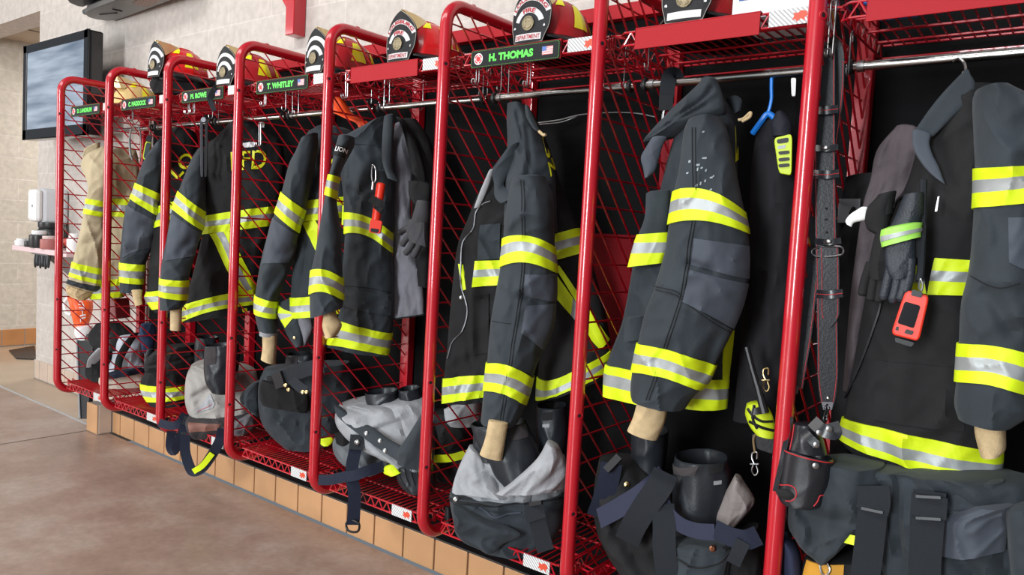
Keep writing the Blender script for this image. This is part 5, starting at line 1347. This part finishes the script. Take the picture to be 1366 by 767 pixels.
m = MB(); m.tube([P(1232,240,Y=.03), P(1231,300,Y=.03), P(1229,350,Y=.02), P(1227,375,Y=.01)], .008, 8); m.build('retractor_cord', WEB, t)
m = MB(); slab(m, rpoly([(1219,296), (1236,296), (1233,345), (1222,345)], .2, 3), .02, .012); m.build('clip_holder', COATB, t, smooth=False)
m = MB(); m.tube(cr([P(1228,372,Y=.005), P(1231,380,Y=0), P(1229,388,Y=-.002), P(1226,382,Y=.0)], 5, True), .0022, 6, closed=True); m.build('clip', STEEL, t)
m = MB(); slab(m, [(1251,262), (1253,262), (1250,282), (1247,282)], .05, .004); m.build('pin', STEEL, t, smooth=False)
# care label inside the coat
m = MB(); slab(m, [(1119,265), (1148,265), (1146,297), (1117,297)], .3, .002); lb_ = m.build('care_label', mat('grey label cloth', lin(120, 122, 128), .8), smooth=False); tag(lb_, 'grey care label behind the leather strap, inside the right-edge coat', 'label')
# flashlight and clip on the open coat
t = thing('flashlight', 'red angled flashlight strapped on the open coat with grey lining', 'flashlight', P(500, 312, Y=.02))
a, b_ = P(508.5, 244, Y=.03), P(499.5, 308, Y=.02); ax = b_ - a
MB().lathe([(.001, 0), (.012, .0), (.0165, .006), (.0165, .5*ax.length), (.0175, .52*ax.length), (.0165, .54*ax.length), (.0165, ax.length*.9)], a, ax, 20).build('barrel', mat('red orange plastic', lin(228, 52, 30), .4), t)
m = MB(); slab(m, rpoly([(494,292), (510,295), (507,312), (492,310)], .15, 3), .0, .03); hd = m.build('head', mat('red orange plastic', lin(228, 52, 30), .4), t, smooth=False, bevel=.003)
m = MB(); slab(m, rpoly([(495,304), (506,306), (504,311), (494,309)], .2, 3), .0, .01, lift=.003); m.build('lens', BLACKP, hd, smooth=False)
s_ = MB(); ribbon(s_, [(495,264,.015), (503,270,.0), (512,274,.015)], .03, .004); s_.build('strap', COATB, t)
s_ = MB(); ribbon(s_, [(500,274,.01), (507,280,.0), (511,283,.01)], .02, .004); s_.build('strap', COATB, t)
t = thing('carabiner', 'steel carabiner hanging above the red flashlight', 'carabiner', P(498, 252, Y=.03))
m = MB(); m.tube(cr([P(497,220,Y=.035), P(501,226,Y=.03), P(501,240,Y=.03), P(498,244,Y=.03), P(496,236,Y=.03)], 5, True), .0026, 7, closed=True); m.build('ring', STEEL, t)
m = MB(); m.tube([P(498,243,Y=.03), P(497,253,Y=.03)], .006, 8); m.build('swivel', STEEL, t)
glove('dark work glove stuffed beside the grey quilted lining', [(556,268,574,270), (552,282,574,288), (548,294,572,300)], [(546,292,572,298), (542,308,572,316), (546,322,572,330)],
      [[(550,302), (540,306), (532,312)], [(548,312), (541,320), (536,328)], [(553,320), (546,332), (540,339)], [(561,322), (556,334), (551,343)]], .17, .035, mat('grey black glove', lin(58, 58, 62), .75, bump=.3, bscale=300), 150, fr_=.012)
# orange strap over the rod
g = Garm([(442,130,458,132), (440,146,470,150), (456,156,484,160), (474,164,492,163), (480,174,491,172)], .2, .02, seed=160, fold=.006); tag(g.mesh(bottom='cap').build('sling', mat('orange cloth', lin(250, 84, 30), .6)), 'bright orange sling draped over the rod left of the open coat', 'sling')
# buckled strap over the rod in bay seven
t = thing('buckled_strap', 'black webbing strap with a plastic buckle looped over the rod', 'strap', P(889, 168, Y=.2))
s_ = MB(); ribbon(s_, [(906,112,.27), (900,100,.25), (893,102,.23), (890,120,.22), (889,138,.22)], .045, .004); s_.build('webbing', WEB, t)
s_ = MB(); ribbon(s_, [(889,128,.215), (888,148,.212)], .042, .014); s_.build('buckle', BLACKP, t)
m = MB(); m.tube([P(886,146,Y=.21), P(884,160,Y=.21), P(880,168,Y=.21)], .005, 8); m.build('tongue', STEEL, t)
# blue hanger with a dark jacket, radio microphone, antenna, pouch
t = thing('coat_hanger', 'bright blue plastic hanger on the rod, seventh bay', 'hanger', P(1026, 165, Y=.25))
m = MB(); m.tube(cr([P(1020,103,Y=.25), P(1021,97,Y=.25), P(1026,95,Y=.25), P(1029,100,Y=.25), P(1029,118,Y=.25), P(1029,132,Y=.25), P(1026,146,Y=.25), P(1022,154,Y=.25)], 6), .0048, 8); m.build('hook', mat('blue plastic', lin(30, 130, 232), .35), t)
m = MB(); m.tube(cr([P(1004,178,Y=.26), P(1015,163,Y=.25), P(1024,152,Y=.25), P(1034,158,Y=.25), P(1050,174,Y=.25)], 6), .0085, 8); m.build('shoulder', mat('blue plastic', lin(30, 130, 232), .35), t)
t = thing('dark_jacket', 'near black jacket on the blue hanger', 'jacket', P(1030, 520, Y=.26))
g = Garm([(1022,164,1044,156), (1010,176,1056,170), (1002,230,1066,230), (1000,320,1064,320), (992,420,1058,420), (984,500,1050,500), (978,560,1044,560)], .31, .06, seed=170, fold=.012); g.mesh().build('body', mat('deep navy black', (.006,.006,.009), .85), t)
g = Garm([(1034,152,1046,150), (1028,166,1056,164), (1030,182,1056,182)], .22, .02, seed=171, fold=.006); g.mesh(bottom='cap').build('collar', mat('dark navy collar', lin(26, 28, 40), .8), t)
t = thing('radio_microphone', 'lime yellow radio microphone with three black slots, left of the nearest divider', 'microphone', P(1044, 236, Y=.2))
m = MB(); slab(m, rpoly([(1032,184), (1057,178), (1056,234), (1039,231)], .18, 5), .2, .02); bo_ = m.build('housing', LIMEP, t, smooth=False, bevel=.003)
for y in (202, 211, 219):
    m = MB(); slab(m, rpoly([(1038,y), (1053,y-1.5), (1053,y+3), (1039,y+4.5)], .3, 3), .2, .002, lift=.003); m.build('slot', BLACKP, bo_, smooth=False)
m = MB(); slab(m, [(1037,195), (1048,193), (1048,197.5), (1038,199)], .2, .002, lift=.003); m.build('badge', SIL, bo_, smooth=False)
m = MB(); slab(m, rpoly([(1036,186), (1052,183), (1052,190), (1037,192)], .3, 3), .2, .002, lift=.0026); m.build('grille', BLACKP, bo_, smooth=False)
m = MB(); slab(m, rpoly([(1055,104), (1062,104), (1061,128), (1056,128)], .2, 3), .2, .01); tag(m.build('clip', WHITE, smooth=False), 'small white clip left of the nearest divider, under the rod', 'clip')
t = thing('portable_radio', 'lime and black portable radio with a long antenna in the dark seventh bay', 'radio', P(1012, 585, Y=.16))
m = MB(); m.tube([P(996,463,Y=.14), P(1003,490,Y=.14), P(1012,520,Y=.14), P(1020,551,Y=.14)], [.0085, .0085, .01, .013], 10); m.build('antenna', BLACKP, t)
g = Garm([(996,538,1020,536), (994,552,1030,552), (1000,568,1034,570), (1008,578,1034,584)], .16, .03, seed=172, fold=.004); bo_ = g.mesh(bottom='cap').build('pouch', mat('lime cloth', lin(196, 214, 30), .6), t)
for l_ in ([(998,545), (1012,560), (1030,562)], [(1006,540), (1004,556), (1010,572)], [(1000,562), (1016,570), (1032,574)]): g.line(l_, .004, .001).build('cord', BLACKP, bo_)
g.patch([(1004,544), (1016,542), (1014,552), (1002,554)], .004, n=4).build('window', BLACKP, bo_)
m = MB(); slab(m, rpoly([(1002,578), (1034,586), (1032,606), (1008,598)], .2, 3), .17, .03); m.build('case', LEATH, t, smooth=False)
for (x, y, lab) in ((1007, 604, 'steel snap hook hanging below the portable radio'), (1022, 492, 'brass coloured snap hook right of the long radio antenna')):
    t = thing('snap_hook', lab, 'hook', P(x, y + 32, Y=.15), 'snap hooks')
    mm = STEEL if y > 550 else BRASS
    MB().tube(cr([P(x-2,y+16,Y=.15), P(x-4,y+24,Y=.15), P(x,y+30,Y=.15), P(x+4,y+25,Y=.15), P(x+2,y+17,Y=.15)], 5), .0022, 7).build('hook', mm, t)
    MB().tube([P(x-6,y+15,Y=.15), P(x+5,y+15,Y=.15)], .003, 7).build('bar', mm, t)
    MB().tube(cr([P(x-1,y+14,Y=.15), P(x-4,y+7,Y=.15), P(x-3,y,Y=.15), P(x+3,y,Y=.15), P(x+3,y+8,Y=.15)], 5), .0024, 7).build('swivel', mm, t)
    if y > 550: MB().tube(cr([P(x,y,Y=.15), P(x-2,y-18,Y=.155), P(x+2,y-26,Y=.16)], 5), .003, 6).build('cord', mat('tan cord', lin(120, 100, 70), .8), t)
# second bay: steel clip, lime-edged light, wrench
t = thing('steel_clip', 'polished steel clip hanging below the second name sign', 'clip', P(178, 216, Y=.07))
MB().tube(cr([P(175,172,Y=.07), P(173,185,Y=.07), P(174,205,Y=.07), P(177,214,Y=.07)], 5), [.004]*5 + [.006]*8 + [.004]*3, 8).build('lever', STEEL, t)
MB().tube(cr([P(176,173,Y=.07), P(181,167,Y=.075), P(186,172,Y=.08), P(188,190,Y=.08), P(187,215,Y=.08)], 5), .0035, 8).build('jaw', STEEL, t)
t = thing('safety_light', 'dark safety light edged in lime, hanging right of the steel clip', 'light', P(195, 224, Y=.1))
m = MB(); slab(m, rpoly([(194,188), (202,189), (197,214), (190,212)], .3, 4), .1, .02); bo_ = m.build('rim', LIMEP, t, smooth=False)
m = MB(); slab(m, rpoly([(195,190), (201,191), (196,212), (191,210)], .3, 4), .1, .01, lift=.004); m.build('housing', mat('dark teal plastic', lin(40, 58, 62), .4), bo_, smooth=False)
m = MB(); slab(m, rpoly([(196,180), (203,181), (201,190), (194,188)], .25, 3), .1, .014); m.build('cap', BLACKP, t, smooth=False)
m = MB(); m.tube([P(193,213,Y=.1), P(190,222,Y=.1), P(187,234,Y=.1)], [.007, .006, .011], 8); m.build('strap', COATB, t)
t = thing('wrench', 'black-handled steel wrench hanging below the third name sign', 'wrench', P(270, 235, Y=.06))
for x0, x1, mm in ((268, 269, DST), (275, 274, BLACKP)):
    m = MB(); slab(m, rpoly([(x0-1.5,160), (x0+2.5,158), (x1+2,236), (x1-1.5,236)], .2, 3), .05 if mm is DST else .055, .012); m.build('handle', mm, t, smooth=False, bevel=.001)
MB().lathe([(.012, -.006), (.016, 0), (.012, .006)], P(272, 160, Y=.055), (.5,-.8,0), 16).build('jaw', DST, t)
# thin steel cable along the back board
m = MB()
m.tube(cr([P(716,164,Y=.44), P(745,160,Y=.44), P(775,153,Y=.44), P(815,150,Y=.44), P(848,151,Y=.44), P(874,156,Y=.44)], 6), .0024, 6)
tag(m.build('steel_cable', STEEL), 'thin steel cable stretched across the board behind the zipped coat', 'cable')
m = MB(); m.tube(cr([P(718,166,Y=.43), P(748,163,Y=.44), P(770,155,Y=.45)], 6), .0024, 6)
tag(m.build('steel_cable', STEEL), 'short slack steel cable end below the stretched cable', 'cable')
# boxes on the top shelves
t = thing('cardboard_box', 'white, blue and red carton on the top shelf left of the nearest divider', 'box', (4.13, .15, USZ + .003))
m = MB().box((4.03, .06, USZ + .003), (4.235, .27, USZ + .16)); bo_ = m.build('carton', mat('white carton', lin(214, 216, 222), .6), t, smooth=False, bevel=.002)
m = MB().box((4.03, .0585, USZ + .095), (4.16, .06, USZ + .16)); m.build('red_panel', mat('carton red', lin(206, 50, 56), .55), bo_, smooth=False)
m = MB().box((4.048, .0582, USZ + .052), (4.108, .06, USZ + .09)); bp_ = m.build('blue_panel', mat('carton blue', lin(44, 84, 160), .55), bo_, smooth=False)
m = MB(); word(m, 'CLEVER', lambda s, v: Vector((4.052 + .052*s, .0578, USZ + .06 + .016*v))); m.build('lettering', WHITE, bp_, smooth=False)
m = MB()
for k in range(4): m.box((4.13, .0585, USZ + .06 + k*.009), (4.19 - .006*(k % 2), .06, USZ + .063 + k*.009))
m.build('small_print', mat('print grey', lin(120, 124, 134), .6), bo_, smooth=False)
t = thing('wipes_pack', 'blue and white packet on the top shelf right of the leather radio strap', 'packet', (4.41, .15, USZ + .003))
m = MB().box((4.35, .07, USZ + .003), (4.455, .24, USZ + .065)); bo_ = m.build('packet', mat('packet blue', lin(50, 110, 190), .4), t, smooth=False, bevel=.012)
m = MB(); m.grid([[Vector((4.362 + .08*i/6, .0695 + .165*j/8, USZ + .0026)) for i in range(7) if True] for j in range(3)]); 
MB().box((4.36, .09, USZ + .0022), (4.445, .14, USZ + .004)).build('white_stripe', WHITE, bo_, smooth=False)

# dull red metal panel on the backing board behind the mesh of the seventh divider
xa, xb = P(770, 400, Y=.5).x, P(852, 400, Y=.5).x; za, zb = P(815, 486, Y=.5).z, P(815, 312, Y=.5).z
tag(MB().box((xa, .495, za), (xb, WY - .0125, zb)).build('metal_panel', mat('dull red panel', lin(98, 8, 16), .8, 0, .15), smooth=False, bevel=.004), 'dull red metal panel on the backing board behind the zipped coat', 'panel')
# ------------------------------------------------------------------ far left: wall things
t = thing('television', 'flat black television on the wall at the far left', 'television', P(80, 185, Y=.28))
TY = .27
x0, x1 = P(33, 120, Y=TY).x, P(119, 110, Y=TY).x; z0, z1 = P(36, 185, Y=TY).z, P(31, 63, Y=TY).z
z0 = (z0 + P(122, 181, Y=TY).z)/2; z1 = (z1 + P(116, 40, Y=TY).z)/2
bz = mat('glossy black bezel', (.012, .012, .014), .08, 0, .6)
m = MB().box((x0, TY, z0), (x1, TY + .085, z1)); m.build('casing', bz, t, smooth=False, bevel=.012)
m = MB(); m.box((x0, TY - .012, z1 - .055), (x1, TY + .001, z1)).box((x0, TY - .012, z0), (x1, TY + .001, z0 + .07)).box((x0, TY - .012, z0), (x0 + .06, TY + .001, z1)).box((x1 - .06, TY - .012, z0), (x1, TY + .001, z1))
m.build('bezel', bz, t, smooth=False, bevel=.004)
SCR = mat('screen with painted reflection', (.05, .06, .07), .12, 0, .6, emit=(.36, .46, .62, .62))  # faint glow stands in for daylight reflected on the glass
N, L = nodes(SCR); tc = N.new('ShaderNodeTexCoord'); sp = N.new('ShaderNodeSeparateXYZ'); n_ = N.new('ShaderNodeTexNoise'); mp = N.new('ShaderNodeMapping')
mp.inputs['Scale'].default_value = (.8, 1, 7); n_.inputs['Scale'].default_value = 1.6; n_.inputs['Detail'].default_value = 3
rp = N.new('ShaderNodeValToRGB'); e = rp.color_ramp.elements; e[0].position = .3; e[0].color = (*lin(86, 104, 128), 1); e[1].position = .7; e[1].color = (*lin(206, 218, 234), 1)  # pale bands paint the bay door's reflection into the glow
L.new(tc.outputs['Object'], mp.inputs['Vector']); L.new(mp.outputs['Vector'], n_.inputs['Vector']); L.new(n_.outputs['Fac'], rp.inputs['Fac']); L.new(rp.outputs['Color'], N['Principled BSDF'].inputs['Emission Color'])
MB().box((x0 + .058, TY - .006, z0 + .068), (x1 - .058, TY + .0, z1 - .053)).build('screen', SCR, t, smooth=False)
m = MB().box((x0 + .35, TY + .085, z0 + .2), (x0 + .6, WY - .002, z0 + .42)); m.build('wall_mount', BLACKP, t, smooth=False, bevel=.005)
# paper towel dispenser
DY = .30
xl, xr = P(36, 270, Y=DY).x, P(47, 270, Y=DY).x; zb, zt = P(42, 299, Y=DY).z, P(42, 250, Y=DY).z
t = thing('towel_dispenser', 'white paper towel dispenser on the block wall above the small shelf', 'dispenser', ((xl+xr)/2, .42, zb))
bx_ = mat('pale grey plastic', lin(206, 208, 212), .4)
m = MB().box((xl + .01, DY + .045, zb), (xr, WY - .002, zt)); m.build('body', bx_, t, smooth=False, bevel=.03)
m = MB(); m.box((xl, DY, zb + .02), (xr + .002, DY + .055, zt - .01)); m.build('front_cover', WHITE, t, smooth=False, bevel=.025)
MB().ball((xr - .05, DY - .001, (zb + zt)/2), (.006, .003, .01), 10).build('latch', BLACKP, t)
# wall shelf with small things
SY = .26; sz = P(16, 330, Y=SY).z
sx0, sx1 = P(16, 328, Y=SY).x, -.55
t = thing('wall_shelf', 'pale pink wall shelf crowded with small things at the far left', 'shelf', ((sx0+sx1)/2, .4, sz - .02))
pk = mat('pale pink laminate', lin(216, 190, 192), .5)
MB().box((sx0, SY, sz - .018), (sx1, WY - .002, sz + .018)).build('board', pk, t, smooth=False, bevel=.004)
for xx in (sx0 + .35, sx1 - .3): MB().prism([(xx, WY - .002, sz - .02), (xx, SY + .06, sz - .02), (xx, WY - .002, sz - .2)], (.02, 0, 0)).build('bracket', STEEL, t, smooth=False)
zs = sz + .0185
def jar(name, label, cat, px, Yd, r, h, m1, m2, prof=None):
    x = P(px, 325, Y=Yd).x; t = thing(name, label, cat, (x, Yd, zs), 'small things on the wall shelf')
    MB().lathe(prof or [(r*.94, 0), (r, .006), (r, h*.72), (r*.7, h*.8)], (x, Yd, zs), n=20).build('body', m1, t)
    MB().lathe([(r*.74, h*.78), (r*.76, h*.8), (r*.76, h), (r*.6, h*1.02)], (x, Yd, zs), n=20).build('cap', m2, t)
BLK2 = mat('satin black', (.02,.02,.022), .35)
jar('jar', 'small black jar with white cap, leftmost on the wall shelf', 'jar', 29, .3, .045, .05, WHITE, WHITE)
jar('jar', 'low grey-black jar second from the left on the wall shelf', 'jar', 42, .3, .045, .055, BLK2, mat('mid grey plastic', lin(120,122,126), .4))
jar('jar', 'black and white jar in the middle of the wall shelf', 'jar', 52, .3, .062, .12, BLK2, WHITE)
jar('can', 'dull red can right of the black and white jar', 'can', 66, .3, .058, .09, mat('dull red can', lin(170, 104, 100), .5), mat('pale can lid', lin(210, 190, 186), .4))
jar('helmet_cup', 'black dome-shaped cup at the back of the wall shelf', 'cup', 68, .42, .11, .18, BLK2, BLK2, [(.11, 0), (.11, .03), (.1, .1), (.07, .15), (.03, .17)])
jar('bottle', 'white bottle right of the first divider on the wall shelf', 'bottle', 100, .34, .05, .12, WHITE, WHITE)
x = P(50, 320, Y=.4).x; tag(MB().tube([(x - .14, .4, zs + .026), (x + .18, .44, zs + .026)], .026, 14).build('torch', BLK2), 'black torch lying at the back of the wall shelf', 'torch', 'small things on the wall shelf')
x = P(92, 315, Y=.38).x; rt_ = thing('hand_tool', 'red-handled tool lying at the right of the wall shelf', 'tool', (x, .38, zs))
MB().tube([(x - .2, .36, zs + .03), (x, .38, zs + .06), (x + .18, .4, zs + .05)], [.025, .03, .022], 12).build('handle', mat('tool red', lin(180, 66, 58), .5), rt_)
MB().box((x - .26, .34, zs), (x - .16, .4, zs + .05)).build('head', BLK2, rt_, smooth=False, bevel=.006)
x = P(62, 345, Y=.35).x; kr = thing('key_rack', 'row of black straps hanging under the wall shelf', 'rack', (x, .34, sz - .14))
MB().box((x - .13, .3, sz - .032), (x + .15, .34, sz - .019)).build('rail', STEEL, kr, smooth=False)
for k in range(6):
    xx = x - .1 + k*.045; MB().tube(cr([(xx - .012, .32, sz - .03), (xx - .014, .315, sz - .09), (xx, .315, sz - .125 + .012*(k % 2)), (xx + .014, .315, sz - .09), (xx + .012, .32, sz - .03)], 5), .006, 6).build('strap', BLACKP, kr)
# saw leaning on the wall
t = thing('power_saw', 'orange and white power saw standing on its long black guide bar at the far left', 'saw', P(112, 558, Z=.0))
g = Garm([(90,396,124,402), (93,406,124,412), (97,424,120,428), (101,439,116,438)], .33, .07, seed=180, fold=.002, p=2.8); g.mesh(bottom='cap').build('housing', mat('orange plastic', lin(240, 92, 30), .4), t)
g.word('STIHL', [(109,398), (114,428), (107,430), (102,398)], .004).build('lettering', WHITE, t, smooth=False)
g = Garm([(100,436,124,434), (100,446,124,446), (104,452,120,453)], .32, .06, seed=181, fold=.002, p=2.6); g.mesh(bottom='cap').build('base', WHITE, t)
q = [P(103, 446, Y=.31), P(124, 446, Y=.31), P(116, 559, Y=.17), P(107, 559, Y=.17)]
m = MB().prism(q, (.0, .03, .01)); m.build('guide_bar', BLACKP, t, smooth=False, bevel=.004)
MB().tube([P(102, 446, Y=.305), P(106.5, 558, Y=.165)], .006, 8).build('bar_edge', LINER, t)
MB().tube(cr([P(92,396,Y=.33), P(86,404,Y=.32), P(88,416,Y=.31), P(95,420,Y=.32)], 5), .011, 8).build('handle', WHITE, t)
# unit and bracket high on the wall
t = thing('wall_unit', 'dark grey rounded unit high on the wall, cut off by the top of the photo', 'fixture', P(160, 25, Y=.34))
UZ = 2.63
pl_ = [P(x, y, Z=UZ) for x, y in ((113,19), (118,23), (128,26), (142,28), (154,27.5), (168,23), (200,11), (232,-1), (262,-12), (232,-16), (160,-2), (118,14))]
m = MB().prism(pl_, (0, 0, .035)); m.build('base_plate', mat('grey metal plate', lin(120, 118, 116), .35, .6), t, smooth=False, bevel=.006)
m = MB().prism([q + Vector((0, .03, .036)) for q in pl_], (0, 0, .2)); m.build('housing', BLACKP, t, smooth=False, bevel=.012)
pb = [P(x, y, Z=UZ + .06) for x, y in ((88,-2), (92,4), (102,8.5), (112,10), (122,6), (132,-4), (110,-10))]
m = MB().prism(pb, (0, 0, .12)); m.build('side_housing', BLACKP, t, smooth=False, bevel=.012)
m = MB(); m.tube([P(114, 16, Z=UZ + .03), P(150, 0, Z=UZ + .03)], .02, 12); m.build('chrome_strip', CHROME, t)
m = MB(); m.tube([P(122, 12, Z=UZ + .08), P(124, -6, Z=UZ + .12)], .028, 12); m.build('post', DST, t)
m = MB().prism([P(x, y, Z=UZ - .002) for x, y in ((176,4), (186,8), (198,9), (212,2), (226,-6), (200,-10))], (0, 0, .01)); m.build('brown_end', mat('brown reflector', lin(110, 62, 36), .25, .5), t, smooth=False)
for a_, b2 in (((133,19), (156,17)), ((150,12), (163,15))): MB().tube([P(*a_, Z=UZ - .001), P(*b2, Z=UZ - .001)], .005, 6).build('slot', BLACKP, t)
BY = .455
xa, xb = P(380, 42, Y=BY).x, P(391, 45, Y=BY).x; bz0 = P(391, 45, Y=BY).z
t = thing('steel_bracket', 'red steel bracket reaching down the block wall at the top', 'bracket', ((xa+xb)/2, .5, bz0))
MB().box((xa, BY, bz0), (xb, WY - .002, bz0 + .9)).build('box_tube', RED, t, smooth=False, bevel=.004)
gx = P(366, -3, Y=BY + .03); gz = P(381, 19, Y=BY + .03).z
MB().prism([(xa, BY + .02, gz), (xa, BY + .02, gz + .6), (xa - .5, BY + .02, gz + .6)], (0, .03, 0)).build('gusset', RED, t, smooth=False)
# mat in the hall
m = MB(); m.prism([P(x, y, Z=.001) for x, y in ((12,468), (46,462), (50,480), (22,479))], (0, 0, .008)); tag(m.build('door_mat', BLACKP, smooth=False), 'black mat on the polished hall floor at the far left', 'mat')
# ------------------------------------------------------------------ light: daylight through the open bay doors, plus an added hall fill
w = bpy.data.worlds.new('World'); SC.world = w; w.use_nodes = True
bg = w.node_tree.nodes['Background']; bg.inputs['Color'].default_value = (.8, .9, 1.0, 1); bg.inputs['Strength'].default_value = .17
def area(name, loc, target, sx, sy, power, col=(1, 1, 1)):
    l = bpy.data.lights.new(name, 'AREA'); l.shape = 'RECTANGLE'; l.size = sx; l.size_y = sy; l.energy = power; l.color = col
    o = bpy.data.objects.new(name, l); COL.objects.link(o); o.location = loc
    o.rotation_euler = (Vector(target) - Vector(loc)).to_track_quat('-Z', 'Y').to_euler()
    return o
area('bay_door_daylight', (-5.5, -6.5, 2.4), (2.0, 0, 1.2), 4.2, 4.4, 330, (1.0, .985, .96))
area('bay_door_daylight_near', (3.9, -8.0, 2.2), (3.0, 0, 1.1), 1.5, 3.4, 470, (.92, .97, 1.0))
area('bay_ceiling_lamp', (1.5, -3.0, 5.0), (1.5, -1.0, 0), 7, 1.2, 150, (1.0, .97, .93))
area('hall_fill_light', (-2.4, 2.2, 2.9), (-2.4, 2.2, 0), 1.2, .6, 60, (1.0, .98, .97))  # unseen fill light, added to brighten the dark hall wall
vs = SC.view_settings
vs.view_transform = 'Standard'; vs.look = 'None'; vs.gamma = 1; vs.use_curve_mapping = False; vs.exposure = .35
